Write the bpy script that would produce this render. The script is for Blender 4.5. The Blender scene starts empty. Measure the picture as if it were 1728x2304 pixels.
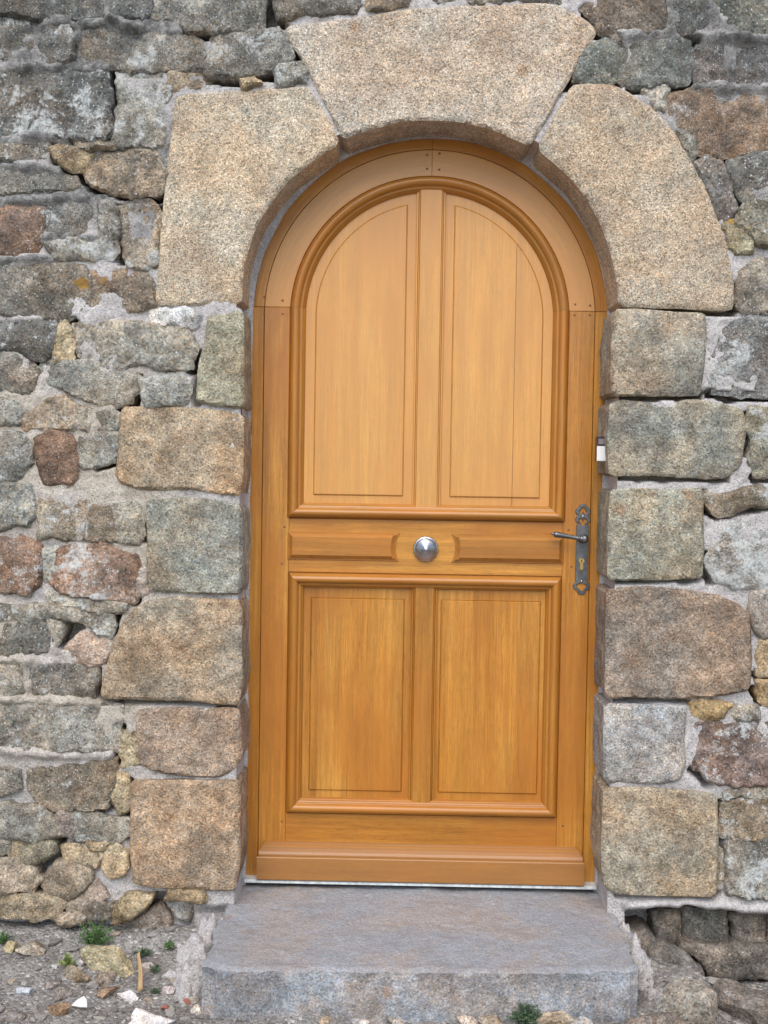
import bpy, bmesh, math, random
import numpy as np
from mathutils import Vector, Matrix
from mathutils.geometry import delaunay_2d_cdt

S = bpy.context.scene
COL = S.collection
R_ = math.radians
rng = random.Random(7)

# ------------------------------------------------------------------ camera
YAW, TILT, ROLL = -0.01134851, 0.03588282, 0.01593876
CX, CY, CZ = -0.08285748, -3.00705002, 1.15644681
FPX, PU, PV = 2529.0, 864.0, 1152.0


def _rot():
    B = np.array([[1, 0, 0], [0, 0, -1], [0, 1, 0.]])
    c, s = math.cos(YAW), math.sin(YAW)
    Ry = np.array([[c, 0, -s], [0, 1, 0], [s, 0, c]])
    c, s = math.cos(TILT), math.sin(TILT)
    Rx = np.array([[1, 0, 0], [0, c, -s], [0, s, c]])
    c, s = math.cos(ROLL), math.sin(ROLL)
    Rz = np.array([[c, -s, 0], [s, c, 0], [0, 0, 1]])
    return Rz @ Rx @ Ry @ B


CAMR = _rot()
CPOS = np.array([CX, CY, CZ])
cam = bpy.data.cameras.new('camera')
cam.sensor_fit = 'VERTICAL'
cam.sensor_height = 36.0
cam.lens = FPX / 2304.0 * 36.0
cam.clip_end = 500
camo = bpy.data.objects.new('camera', cam)
COL.objects.link(camo)
r0, r1, r2 = CAMR
camo.matrix_world = Matrix(((r0[0], -r1[0], -r2[0], CX), (r0[1], -r1[1], -r2[1], CY), (r0[2], -r1[2], -r2[2], CZ), (0, 0, 0, 1)))
S.camera = camo

# ------------------------------------------------------------------ light
SUN_EL, SUN_AZ = 50.0, -6.0        # elevation; azimuth off the wall's normal (negative: from the left)
w = bpy.data.worlds.new('World')
S.world = w
w.use_nodes = True
nt = w.node_tree
sky = nt.nodes.new('ShaderNodeTexSky')
sky.sky_type = 'NISHITA'
sky.sun_disc = False
sky.sun_elevation = R_(SUN_EL)
sky.sun_rotation = R_(180 - SUN_AZ)
sky.dust_density = 1.2
sky.air_density = 1.0
bg = nt.nodes['Background']
nt.links.new(sky.outputs[0], bg.inputs[0])
bg.inputs[1].default_value = 0.12
sun = bpy.data.lights.new('sun', 'SUN')
sun.energy = 1.5
sun.angle = R_(55)
sun.color = (1.0, 0.96, 0.90)
suno = bpy.data.objects.new('sun', sun)
COL.objects.link(suno)
a, e = R_(SUN_AZ), R_(SUN_EL)
tosun = Vector((math.sin(a) * math.cos(e), -math.cos(a) * math.cos(e), math.sin(e)))
suno.rotation_euler = tosun.to_track_quat('Z', 'Y').to_euler()
suno.location = tosun * 20
S.view_settings.view_transform = 'Standard'
S.view_settings.look = 'None'
S.view_settings.exposure = 0.92
S.view_settings.gamma = 1.0
S.render.engine = 'CYCLES'

# ------------------------------------------------------------------ helpers
def P(u, v, y=0.0):
    d = CAMR.T @ np.array([(u - PU) / FPX, (v - PV) / FPX, 1])
    return CPOS + d * ((y - CPOS[1]) / d[1])


def PZ(u, v, z):
    d = CAMR.T @ np.array([(u - PU) / FPX, (v - PV) / FPX, 1])
    return CPOS + d * ((z - CPOS[2]) / d[2])


TILE = {'A': (0, 0), 'B': (0, 560), 'C': (0, 1120), 'D': (0, 1704), 'E': (1128, 0), 'F': (1128, 560), 'G': (1128, 1120), 'H': (1128, 1704), 'T': (500, 0), 'S': (0, 0)}


def px(t, p):
    if t == 'S':
        return p
    ox, oy = TILE[t]
    return (ox + p[0] / 2.765, oy + p[1] / 2.765)


def _hash(ix, iy, iz, seed):
    h = (ix * 374761393 + iy * 668265263 + iz * 2147483647 + seed * 974634777) & 0xFFFFFFFF
    h = ((h ^ (h >> 13)) * 1274126177) & 0xFFFFFFFF
    h = (h ^ (h >> 16)) & 0xFFFFFFFF
    h = (h * 2246822519) & 0xFFFFFFFF
    h = h ^ (h >> 15)
    return (h & 0xFFFF) / 32767.5 - 1.0


def vnoise(p, seed=0):
    p = np.asarray(p, float)
    i = np.floor(p).astype(np.int64)
    f = p - i
    f = f * f * f * (f * (f * 6 - 15) + 10)
    out = 0
    for dx in (0, 1):
        wx = f[:, 0] if dx else 1 - f[:, 0]
        for dy in (0, 1):
            wy = f[:, 1] if dy else 1 - f[:, 1]
            for dz in (0, 1):
                wz = f[:, 2] if dz else 1 - f[:, 2]
                out = out + wx * wy * wz * _hash(i[:, 0] + dx, i[:, 1] + dy, i[:, 2] + dz, seed)
    return out


def fbm(p, sc, seed=0, octv=3, gain=0.5):
    p = np.asarray(p, float) * sc
    s = 0
    a_ = 1.0
    for o in range(octv):
        s = s + a_ * vnoise(p, seed + o * 17)
        p = p * 2.03 + 3.7
        a_ *= gain
    return s


def srgb(r, g, b):
    f = lambda c: ((c / 255 + 0.055) / 1.055) ** 2.4 if c > 10 else c / 255 / 12.92
    return (f(r), f(g), f(b))


def mesh_obj(name, verts, faces, mat, parent=None, smooth=True, uvs=None, link=True):
    me = bpy.data.meshes.new(name)
    me.from_pydata([tuple(map(float, v)) for v in verts], [], [tuple(map(int, f)) for f in faces])
    if uvs is not None:
        ul = me.uv_layers.new(name='UVMap')
        ul.data.foreach_set('uv', np.asarray(uvs, np.float32).ravel())
    me.polygons.foreach_set('use_smooth', [smooth] * len(me.polygons))
    me.materials.append(mat)
    me.update()
    o = bpy.data.objects.new(name, me)
    COL.objects.link(o)
    if parent:
        o.parent = parent
    return o


def recenter(o):
    """put the origin at the middle of the mesh"""
    me = o.data
    n = len(me.vertices)
    co = np.empty(n * 3, np.float32)
    me.vertices.foreach_get('co', co)
    co = co.reshape(-1, 3)
    c = (co.min(0) + co.max(0)) / 2
    me.vertices.foreach_set('co', (co - c).ravel())
    me.update()
    o.location = Vector([float(x) for x in c])
    return o


def empty(name, loc=(0, 0, 0)):
    o = bpy.data.objects.new(name, None)
    o.empty_display_size = 0.2
    o.location = loc
    COL.objects.link(o)
    return o


def tag(o, label, cat, group=None, kind=None):
    o['label'] = label
    o['category'] = cat
    if group:
        o['group'] = group
    if kind:
        o['kind'] = kind
    return o


# ------------------------------------------------------------------ materials
class NT:
    def __init__(self, name):
        self.m = bpy.data.materials.new(name)
        self.m.use_nodes = True
        self.t = self.m.node_tree
        self.b = self.t.nodes['Principled BSDF']

    def n(self, typ, **kw):
        nd = self.t.nodes.new(typ)
        for k, v in kw.items():
            setattr(nd, k, v)
        return nd

    def l(self, a_, b_):
        self.t.links.new(a_, b_)

    def set(self, sock, v):
        if isinstance(v, bpy.types.NodeSocket):
            self.l(v, sock)
        else:
            sock.default_value = v

    def noise(self, vec, scale, detail=4, rough=0.55, dist=0.0):
        nd = self.n('ShaderNodeTexNoise')
        self.set(nd.inputs['Vector'], vec)
        nd.inputs['Scale'].default_value = scale
        nd.inputs['Detail'].default_value = detail
        nd.inputs['Roughness'].default_value = rough
        nd.inputs['Distortion'].default_value = dist
        return nd.outputs['Fac']

    def vor(self, vec, scale, feature='F1'):
        nd = self.n('ShaderNodeTexVoronoi', feature=feature)
        self.set(nd.inputs['Vector'], vec)
        nd.inputs['Scale'].default_value = scale
        return nd

    def math(self, op, a_, b_=0.0, clamp=False):
        nd = self.n('ShaderNodeMath', operation=op, use_clamp=clamp)
        self.set(nd.inputs[0], a_)
        self.set(nd.inputs[1], b_)
        return nd.outputs[0]

    def mapr(self, v, a0, a1, b0=0.0, b1=1.0, smooth=True):
        nd = self.n('ShaderNodeMapRange')
        if smooth:
            nd.interpolation_type = 'SMOOTHSTEP'
        self.set(nd.inputs[0], v)
        for i, x in enumerate((a0, a1, b0, b1)):
            self.set(nd.inputs[i + 1], x)
        return nd.outputs[0]

    def mix(self, fac, c1, c2, blend='MIX'):
        nd = self.n('ShaderNodeMix', data_type='RGBA', blend_type=blend)
        self.set(nd.inputs[0], fac)
        for i, c in ((6, c1), (7, c2)):
            if isinstance(c, tuple) and len(c) == 3:
                c = c + (1,)
            self.set(nd.inputs[i], c)
        return nd.outputs[2]

    def scale(self, col, fac):
        """multiply a colour by a value"""
        nd = self.n('ShaderNodeVectorMath', operation='SCALE')
        self.set(nd.inputs[0], col)
        self.set(nd.inputs['Scale'], fac)
        return nd.outputs[0]

    def ramp(self, v, stops, const=False):
        nd = self.n('ShaderNodeValToRGB')
        cr = nd.color_ramp
        if const:
            cr.interpolation = 'CONSTANT'
        while len(cr.elements) < len(stops):
            cr.elements.new(0.5)
        for el, (p_, c) in zip(cr.elements, stops):
            el.position = p_
            el.color = (c, c, c, 1) if not isinstance(c, tuple) else c + (1,)
        self.set(nd.inputs[0], v)
        return nd.outputs[0]

    def bump(self, h, strength, dist, normal=None):
        nd = self.n('ShaderNodeBump')
        nd.inputs['Strength'].default_value = strength
        nd.inputs['Distance'].default_value = dist
        self.set(nd.inputs['Height'], h)
        if normal is not None:
            self.l(normal, nd.inputs['Normal'])
        return nd.outputs[0]

    def objvec(self):
        tc = self.n('ShaderNodeTexCoord')
        oi = self.n('ShaderNodeObjectInfo')
        m = self.math('MULTIPLY', oi.outputs['Random'], 53.0)
        v = self.n('ShaderNodeVectorMath', operation='ADD')
        self.l(tc.outputs['Object'], v.inputs[0])
        self.l(m, v.inputs[1])
        return v.outputs[0], oi

    def attr(self, name, typ='OBJECT'):
        nd = self.n('ShaderNodeAttribute', attribute_type=typ, attribute_name=name)
        return nd.outputs['Fac']

    def done(self, col, rough=0.9, normal=None, spec=0.25):
        self.set(self.b.inputs['Base Color'], col if not (isinstance(col, tuple) and len(col) == 3) else col + (1,))
        self.set(self.b.inputs['Roughness'], rough)
        self.b.inputs['Specular IOR Level'].default_value = spec
        if normal is not None:
            self.l(normal, self.b.inputs['Normal'])
        return self.m


def mat_granite(name, grain=230, dark=0.16, contrast=1.0, lichen=True, mott=1.0, hue_amp=1.0):
    """colour: object colour; alpha of it = amount of pale lichen; 'stain' = rust, 'film' = dark algae"""
    k = NT(name)
    v, oi = k.objvec()
    tint = oi.outputs['Color']
    lich = oi.outputs['Alpha']
    if lichen:
        sv = k.n('ShaderNodeVectorMath', operation='SCALE')
        k.l(v, sv.inputs[0])
        k.l(k.mapr(oi.outputs['Random'], 0, 1, .72, 1.25, False), sv.inputs['Scale'])
        v = sv.outputs[0]
    big = k.mapr(k.noise(v, 7, 5, 0.6), 0.3, 0.72, 1 - .26 * mott, 1 + .24 * mott)
    mid = k.mapr(k.noise(v, 28, 4, 0.65), 0.3, 0.7, 1 - .20 * mott, 1 + .18 * mott)
    hue = k.noise(v, 5, 4, 0.6)
    hc = k.mix(k.mapr(hue, 0.38, 0.64), tuple(1 + x * hue_amp for x in (-.05, 0, .04)), tuple(1 + x * hue_amp for x in (.06, -.015, -.09)))
    col = k.mix(1.0, tint, hc, 'MULTIPLY')
    col = k.scale(col, k.math('MULTIPLY', big, mid))
    # rust / ochre
    st = k.noise(v, 8, 5, 0.65)
    sf = k.math('MULTIPLY', k.mapr(st, 0.50, 0.66), k.attr('stain'))
    col = k.mix(sf, col, (0.235, 0.135, 0.075))
    # dark film
    df = k.math('MULTIPLY', k.mapr(k.noise(v, 11, 6, 0.7), 0.42, 0.62), k.attr('film'))
    col = k.mix(df, col, (0.085, 0.085, 0.082))
    # mineral grains
    vo = k.vor(v, grain)
    sp = k.n('ShaderNodeSeparateColor')
    k.l(vo.outputs['Color'], sp.inputs[0])
    c = contrast
    g1 = k.ramp(sp.outputs[0], [(0.0, 1 - .72 * c), (dark, 1 - 0.22 * c), (0.5, 1.0), (0.72, 1 + .30 * c), (0.93, 1 + .75 * c)], True)
    g2 = k.mapr(k.noise(v, grain * 0.8, 2, 0.7), 0.3, 0.7, 1 - .34 * c, 1 + .34 * c)
    gr = k.math('MULTIPLY', g1, g2)
    col = k.scale(col, gr)
    warm = k.mix(k.math('GREATER_THAN', sp.outputs[1], 0.72), (1, 1, 1), (1.12, 0.98, 0.86))
    col = k.mix(1.0, col, warm, 'MULTIPLY')
    # lichen: pale crusts
    n1 = k.noise(v, 13, 8, 0.72, 0.4)
    th = k.math('SUBTRACT', 0.695, k.math('MULTIPLY', lich, 0.33))
    lm = k.mapr(n1, th, k.math('ADD', th, 0.07))
    fine = k.mapr(k.noise(v, 110, 4, 0.7), 0.36, 0.6, 0.25, 1.0)
    lm = k.math('MULTIPLY', lm, fine)
    n2 = k.noise(v, 60, 4, 0.75)
    th2 = k.math('SUBTRACT', 0.74, k.math('MULTIPLY', lich, 0.20))
    lm2 = k.mapr(n2, th2, k.math('ADD', th2, 0.05))
    lm = k.math('MAXIMUM', lm, lm2)
    lcol = k.scale(k.mix(n2, (0.50, 0.52, 0.50), (0.66, 0.67, 0.64)), k.math('ADD', 0.55, k.math('MULTIPLY', g2, 0.42)))
    col = k.mix(k.math('MULTIPLY', lm, 0.86), col, lcol)
    if not lichen:
        vs = k.vor(v, 6.5)
        s2 = k.n('ShaderNodeSeparateColor')
        k.l(vs.outputs['Color'], s2.inputs[0])
        dd = k.math('ADD', vs.outputs['Distance'], k.math('MULTIPLY', k.math('SUBTRACT', k.noise(v, 60, 4, .7), 0.5), 0.20))
        om = k.math('MULTIPLY', k.mapr(dd, 0.14, 0.05), k.math('GREATER_THAN', s2.outputs[0], 0.5))
        col = k.mix(k.math('MULTIPLY', om, 0.55), col, k.scale(k.mix(k.math('GREATER_THAN', s2.outputs[1], .6), (0.36, 0.20, 0.10), (0.27, 0.27, 0.23)), gr))
    # orange lichen discs
    if lichen:
        vs = k.vor(v, 7.0)
        s2 = k.n('ShaderNodeSeparateColor')
        k.l(vs.outputs['Color'], s2.inputs[0])
        dd = k.math('ADD', vs.outputs['Distance'], k.math('MULTIPLY', k.math('SUBTRACT', k.noise(v, 70, 3), 0.5), 0.22))
        om = k.math('MULTIPLY', k.mapr(dd, 0.13, 0.08), k.math('GREATER_THAN', s2.outputs[0], k.math('SUBTRACT', 1.02, k.math('MULTIPLY', lich, 0.42))))
        col = k.mix(k.math('MULTIPLY', om, 0.8), col, (0.36, 0.20, 0.035))
    h = k.math('ADD', k.math('MULTIPLY', g1, 0.35), k.noise(v, 150, 5, 0.7))
    if lichen:
        vw = k.vor(v, 170)
        s3 = k.n('ShaderNodeSeparateColor')
        k.l(vw.outputs['Color'], s3.inputs[0])
        wm_ = k.math('MULTIPLY', k.math('LESS_THAN', k.math('ADD', vw.outputs['Distance'], k.math('MULTIPLY', n2, .5)), 0.52), k.math('GREATER_THAN', s3.outputs[0], k.math('SUBTRACT', .97, k.math('MULTIPLY', k.math('MULTIPLY', lich, k.mapr(n1, .4, .6)), .5))))
        col = k.mix(k.math('MULTIPLY', wm_, .8), col, (0.60, 0.61, 0.59))
    nb = k.bump(h, 0.7, 0.005)
    nb = k.bump(k.noise(v, 45, 5, 0.65), 0.7, 0.010, nb)
    return k.done(col, 0.92, nb, 0.2)


def mat_mortar():
    k = NT('mortar')
    tc = k.n('ShaderNodeTexCoord')
    v = tc.outputs['Object']
    gm = k.attr('grime', 'GEOMETRY')
    old = k.attr('old', 'GEOMETRY')
    base = k.mix(k.mapr(k.noise(v, 9, 5, .65), .35, .65), (0.54, 0.50, 0.475), (0.68, 0.635, 0.605))
    oldc = k.mix(k.mapr(k.noise(v, 14, 5, .65), .35, .65), (0.50, 0.43, 0.345), (0.64, 0.57, 0.475))
    col = k.mix(old, base, oldc)
    gc = k.mix(k.mapr(k.noise(v, 30, 6, .75), .4, .62), (0.16, 0.158, 0.15), (0.36, 0.35, 0.325))
    col = k.mix(gm, col, gc)
    # pale lichen on grimy joints
    lm = k.math('MULTIPLY', k.mapr(k.noise(v, 22, 7, .75), .60, .66), gm)
    col = k.mix(k.math('MULTIPLY', lm, .8), col, (0.5, 0.52, 0.5))
    vo = k.vor(v, 330)
    sp = k.n('ShaderNodeSeparateColor')
    k.l(vo.outputs['Color'], sp.inputs[0])
    g = k.ramp(sp.outputs[0], [(0.0, 0.66), (0.13, 0.93), (0.6, 1.05), (0.9, 1.22)], True)
    col = k.scale(col, g)
    nb = k.bump(k.math('ADD', k.noise(v, 130, 5, .75), k.math('MULTIPLY', g, .3)), 0.9, 0.006)
    nb = k.bump(k.noise(v, 36, 6, .7), 0.8, 0.014, nb)
    return k.done(col, 0.95, nb, 0.15)


def mat_wood(name, tone=1.0, warm=0.0, pale=0.0, palec=(0.78, 0.425, 0.145)):
    k = NT(name)
    tc = k.n('ShaderNodeTexCoord')
    oi = k.n('ShaderNodeObjectInfo')

    def uv(su, sv, off):
        mp = k.n('ShaderNodeMapping')
        k.l(tc.outputs['UV'], mp.inputs[0])
        mp.inputs['Scale'].default_value = (su, sv, 1)
        mp.inputs['Location'].default_value = (off, off * 1.7, off)
        return mp.outputs[0]
    wav = k.noise(uv(0.9, 6, 1.3), 1.0, 3)
    broad = k.noise(uv(0.7, 14, 3.1), 1.0, 5, .6, .3)
    streak = k.noise(uv(2.2, 110, 5.7), 1.0, 5, .62, .2)
    fine = k.noise(uv(7, 520, 9.1), 1.0, 3, .6)
    pore = k.noise(uv(26, 950, 2.2), 1.0, 2, .5)
    fleck0 = k.noise(uv(3.0, 240, 8.8), 1.0, 4, .65, .3)
    fleck = k.noise(uv(60, 45, 7.7), 1.0, 3, .6, 1.2)
    c = k.mix(k.mapr(broad, .32, .68), (0.37, 0.140, 0.013), (0.57, 0.262, 0.042))
    c = k.mix(k.mapr(wav, .38, .68, 0, .6), c, (0.51, 0.196, 0.018))
    c = k.scale(c, k.mapr(streak, .28, .72, .84, 1.12))
    c = k.scale(c, k.mapr(fleck0, .25, .42, .80, 1.0))
    c = k.scale(c, k.mapr(fine, .28, .72, .85, 1.11))
    c = k.scale(c, k.mapr(pore, .57, .66, 1.0, .66))
    c = k.scale(c, k.mapr(fleck, .35, .7, .97, 1.035))
    c = k.scale(c, k.mapr(oi.outputs['Random'], 0, 1, .92 * tone, 1.06 * tone, False))
    if warm:
        c = k.mix(warm, c, (0.36, 0.132, 0.018))
    blot = k.noise(uv(2.6, 4.5, 4.4), 1.0, 4, .6, .5)
    c = k.mix(k.mapr(blot, .40, .66, 0, .75), c, (0.41, 0.142, 0.014))
    ray = k.noise(uv(3.5, 34, 6.1), 1.0, 5, .7, .8)
    c = k.scale(c, k.mapr(ray, .3, .68, .88, 1.08))
    if pale:
        c = k.mix(pale, c, palec)
    nb = k.bump(k.math('ADD', fine, k.math('MULTIPLY', pore, .8)), 0.10, 0.0012)
    m = k.done(c, k.mapr(streak, .2, .8, .36, .46), nb, 0.4)
    k.b.inputs['Coat Weight'].default_value = 0.4
    k.b.inputs['Coat Roughness'].default_value = 0.27
    return m


def mat_metal(name, col, rough, metallic=1.0):
    k = NT(name)
    v, oi = k.objvec()
    n = k.noise(v, 60, 5, .65)
    c = k.scale(col + (1,), k.mapr(n, .3, .7, .8, 1.15)) if False else k.mix(k.mapr(n, .35, .7), tuple(x * .78 for x in col), tuple(min(1, x * 1.12) for x in col))
    m = k.done(c, k.mapr(n, .3, .7, rough - .06, rough + .10), k.bump(n, .08, .001), .5)
    k.b.inputs['Metallic'].default_value = metallic
    return m


def mat_plain(name, col, rough=.6, var=.12, sc=80, spec=.4):
    k = NT(name)
    v, oi = k.objvec()
    n = k.noise(v, sc, 4, .6)
    return k.done(k.mix(n, tuple(x * (1 - var) for x in col), tuple(min(1, x * (1 + var)) for x in col)), rough, k.bump(n, .15, .002), spec)


M_ARCH = mat_granite('golden_granite', 320, .15, .70, False, .55, .9)
M_JAMB = mat_granite('dressed_granite', 270, .12, .62, False, 1.1, 1.25)
M_RUB = mat_granite('rubble_granite', 250, .14, .6, True, 1.35)
M_MORT = mat_mortar()
M_OAK = mat_wood('varnished_oak')
M_OAKM = mat_wood('varnished_oak_moulding', .92, .4)
M_OAKW = mat_wood('weathered_oak', .84, .25, .5, (0.30, 0.145, 0.055))
M_OAK_GLARE = mat_wood('varnished_oak_painted_glare', 1.04, 0, .38)  # upper door boards: sky glare painted into the wood as a paler tone
M_IRON = mat_metal('pewter_iron', (0.20, 0.205, 0.215), .42)
M_NICK = mat_metal('brushed_nickel', (0.50, 0.51, 0.53), .34)
M_BRASS = mat_metal('brass', (0.75, 0.52, 0.22), .3)
M_ALU = mat_metal('aluminium', (0.74, 0.78, 0.77), .45, .25)
M_DARK = mat_plain('dark_gap', (0.02, 0.018, 0.016), .9)
M_PEG = mat_plain('dark_oak_end_grain', (0.22, 0.10, 0.032), .5, .3)

# ------------------------------------------------------------------ polygon tools
def seg_dist(pts, poly):
    a_ = poly
    b_ = np.roll(poly, -1, 0)
    best = np.full(len(pts), 1e9)
    for i in range(len(poly)):
        d = b_[i] - a_[i]
        L = (d @ d) or 1e-12
        t = np.clip(((pts - a_[i]) @ d) / L, 0, 1)
        q = a_[i] + t[:, None] * d
        best = np.minimum(best, np.hypot(*(pts - q).T))
    return best


def inside(pts, poly):
    x, y = pts[:, 0], pts[:, 1]
    c = np.zeros(len(pts), bool)
    n = len(poly)
    j = n - 1
    for i in range(n):
        xi, yi = poly[i]
        xj, yj = poly[j]
        if yi != yj:
            c ^= ((yi > y) != (yj > y)) & (x < (xj - xi) * (y - yi) / (yj - yi) + xi)
        j = i
    return c


def area(poly):
    x, y = poly[:, 0], poly[:, 1]
    return 0.5 * np.sum(x * np.roll(y, -1) - y * np.roll(x, -1))


def chaikin(poly, w_=0.25):
    b_ = np.roll(poly, -1, 0)
    q = poly * (1 - w_) + b_ * w_
    r = poly * w_ + b_ * (1 - w_)
    out = np.empty((len(poly) * 2, 2))
    out[0::2] = q
    out[1::2] = r
    return out


def offset_poly(poly, b):
    """move a closed ccw outline inwards by b"""
    poly = np.asarray(poly, float)
    e1 = poly - np.roll(poly, 1, 0)
    e2 = np.roll(poly, -1, 0) - poly
    e1 /= np.maximum(np.hypot(*e1.T), 1e-9)[:, None]
    e2 /= np.maximum(np.hypot(*e2.T), 1e-9)[:, None]
    n1 = np.stack([-e1[:, 1], e1[:, 0]], 1)
    n2 = np.stack([-e2[:, 1], e2[:, 0]], 1)
    mm = n1 + n2
    mm = mm / np.maximum(np.hypot(*mm.T), 1e-6)[:, None]
    c = np.maximum((mm * n1).sum(1), .35)[:, None]
    return poly + mm * b / c


def resample(poly, h):
    out = []
    n = len(poly)
    for i in range(n):
        a_, b_ = poly[i], poly[(i + 1) % n]
        L = np.hypot(*(b_ - a_))
        m = max(1, int(round(L / h)))
        for j in range(m):
            out.append(a_ + (b_ - a_) * j / m)
    return np.array(out)


def tri_fill(poly, interior, holes=()):
    """triangulate poly + interior points, holes left out; returns verts, tris (ccw)"""
    vs = [tuple(p) for p in poly]
    edges = [(i, (i + 1) % len(poly)) for i in range(len(poly))]
    for hpoly in holes:
        b0 = len(vs)
        vs += [tuple(p) for p in hpoly]
        edges += [(b0 + i, b0 + (i + 1) % len(hpoly)) for i in range(len(hpoly))]
    vs += [tuple(p) for p in interior]
    ov, oe, of, a1, a2, a3 = delaunay_2d_cdt([Vector(v) for v in vs], edges, [], 0, 1e-7)
    V = np.array([(v.x, v.y) for v in ov])
    F = np.array([f for f in of if len(f) == 3])
    c = V[F].mean(1)
    ok = inside(c, np.asarray(poly))
    for hpoly in holes:
        ok &= ~inside(c, np.asarray(hpoly))
    return V, F[ok]


def loops_of(F):
    """boundary edges (directed) of triangles"""
    e_ = {}
    for t in F:
        for i in range(3):
            e_[(t[i], t[(i + 1) % 3])] = 1
    return [k for k in e_ if (k[1], k[0]) not in e_]


def slab(name, poly, mat, parent, h=.007, smoothc=1, cham=.16, jit=.0025, er=.014, bulge=.008, rough=1.0, base=0.0, depth=.10, color=(.3, .3, .3), lich=.0, stain=0., film=0., seed=None, plane='XZ', rings=None, edge_noise=1.0, grow=0., facet=0.):
    """a stone: outline in a plane, rounded arris, rough face, sides going back"""
    if seed is None:
        seed = rng.randrange(9999)
    poly = np.asarray(poly, float)
    if area(poly) < 0:
        poly = poly[::-1]
    if grow:
        poly = offset_poly(poly, -grow)
    for _ in range(smoothc):
        poly = chaikin(poly, cham)
    poly = resample(poly, h)
    n = len(poly)
    t = np.roll(poly, -1, 0) - np.roll(poly, 1, 0)
    t /= np.maximum(np.hypot(*t.T), 1e-9)[:, None]
    nrm = np.stack([t[:, 1], -t[:, 0]], 1)
    q3 = np.c_[poly, np.full(n, seed * .37)]
    poly = poly + nrm * (fbm(q3, 20, seed, 4, .68) * jit * edge_noise)[:, None]
    mn, mx = poly.min(0), poly.max(0)
    gx = np.arange(mn[0], mx[0], h)
    gy = np.arange(mn[1], mx[1], h)
    G = np.stack(np.meshgrid(gx, gy), -1).reshape(-1, 2)
    G[:, 0] += (np.round((G[:, 1] - mn[1]) / h) % 2) * h * .5
    G = G + np.random.RandomState(seed).uniform(-.15, .15, G.shape) * h
    G = G[inside(G, poly)]
    d = seg_dist(G, poly)
    G = G[d > h * .6]
    V, F = tri_fill(poly, G)
    d = seg_dist(V, poly)
    inr = max(d.max(), 1e-4)
    er = min(er, inr * .8)
    x = np.clip(d / er, 0, 1)
    drop = er * (1 - np.sqrt(np.clip(1 - (1 - x) ** 2, 0, 1)))
    dome = bulge * (1 - (1 - np.clip(d / (inr * .9), 0, 1)) ** 2)
    q3 = np.c_[V, np.full(len(V), seed * .37)]
    ns = fbm(q3, 9, seed + 1, 3, .55) * .0055 + (np.abs(fbm(q3, 26, seed + 2, 2, .5)) - .3) * .0042 + fbm(q3, 85, seed + 3, 2, .5) * .0013
    hgt = -drop + dome + ns * rough * np.clip(.35 + d / er, 0, 1)       # outward height
    if facet:
        rf = np.random.RandomState(seed + 9)
        cn = (mn + mx) / 2
        fl = np.full(len(V), 9.)
        for _k in range(5):
            sl = rf.uniform(-1, 1, 2) * .16 * facet
            pc = cn + (mx - mn) * rf.uniform(-.3, .3, 2)
            fl = np.minimum(fl, (V - pc) @ sl + rf.uniform(.0, .012))
        fl = np.clip(fl - np.percentile(fl, 70), -.0095, .006)
        hgt = hgt + fl * np.clip(.3 + d / er * .7, 0, 1)
    front = np.c_[V, hgt - base]
    bl = loops_of(F)
    nxt = {a_: b_ for a_, b_ in bl}
    order = [bl[0][0]]
    while len(order) < len(bl):
        c_ = nxt.get(order[-1])
        if c_ is None or c_ == order[0]:
            break
        order.append(c_)
    order = np.array(order)
    bp = front[order]
    m = len(order)
    t = np.roll(bp[:, :2], -1, 0) - np.roll(bp[:, :2], 1, 0)
    t /= np.maximum(np.hypot(*t.T), 1e-9)[:, None]
    nr = np.stack([t[:, 1], -t[:, 0]], 1)
    if rings is None:
        rings = max(2, int(depth / .03))
    verts = [front]
    faces = [tuple(f) for f in F]
    prev = order
    off = len(front)
    for r in range(1, rings + 1):
        dz = depth * r / rings
        pt = bp.copy()
        pt[:, 2] = bp[:, 2] * (1 - r / rings) + (-base - er) * (r / rings) - dz
        q = np.c_[pt[:, :2], pt[:, 2] + seed * .37]
        disp = (fbm(q, 14, seed + 5, 3, .55) * .004 + fbm(q, 60, seed + 6, 2) * .0015) * rough * edge_noise * min(1, r / 2) - .0015 * min(1, r)
        pt[:, :2] += nr * disp[:, None]
        cur = np.arange(off, off + m)
        verts.append(pt)
        for i in range(m):
            j = (i + 1) % m
            faces.append((prev[j], prev[i], cur[i], cur[j]))
        prev = cur
        off += m
    A = np.concatenate(verts)
    if plane == 'XZ':
        W = np.c_[A[:, 0], -A[:, 2], A[:, 1]]      # outward is -Y
    else:
        W = A
    o = mesh_obj(name, W, faces, mat, None)
    o.data.set_sharp_from_angle(angle=R_(42))
    recenter(o)
    o.parent = parent
    o.color = tuple(color) + (lich,)
    o['stain'] = float(stain)
    o['film'] = float(film)
    return o


# ------------------------------------------------------------------ the wall
wall = empty('stone_wall', (0, 0, -.2))
wall.matrix_world.translation = Vector((0, 0, 0))
wall.location = (0, 0, 0)
tag(wall, 'rough granite rubble wall with pale mortar joints and dressed stones arched around the wooden door', 'wall')

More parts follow.
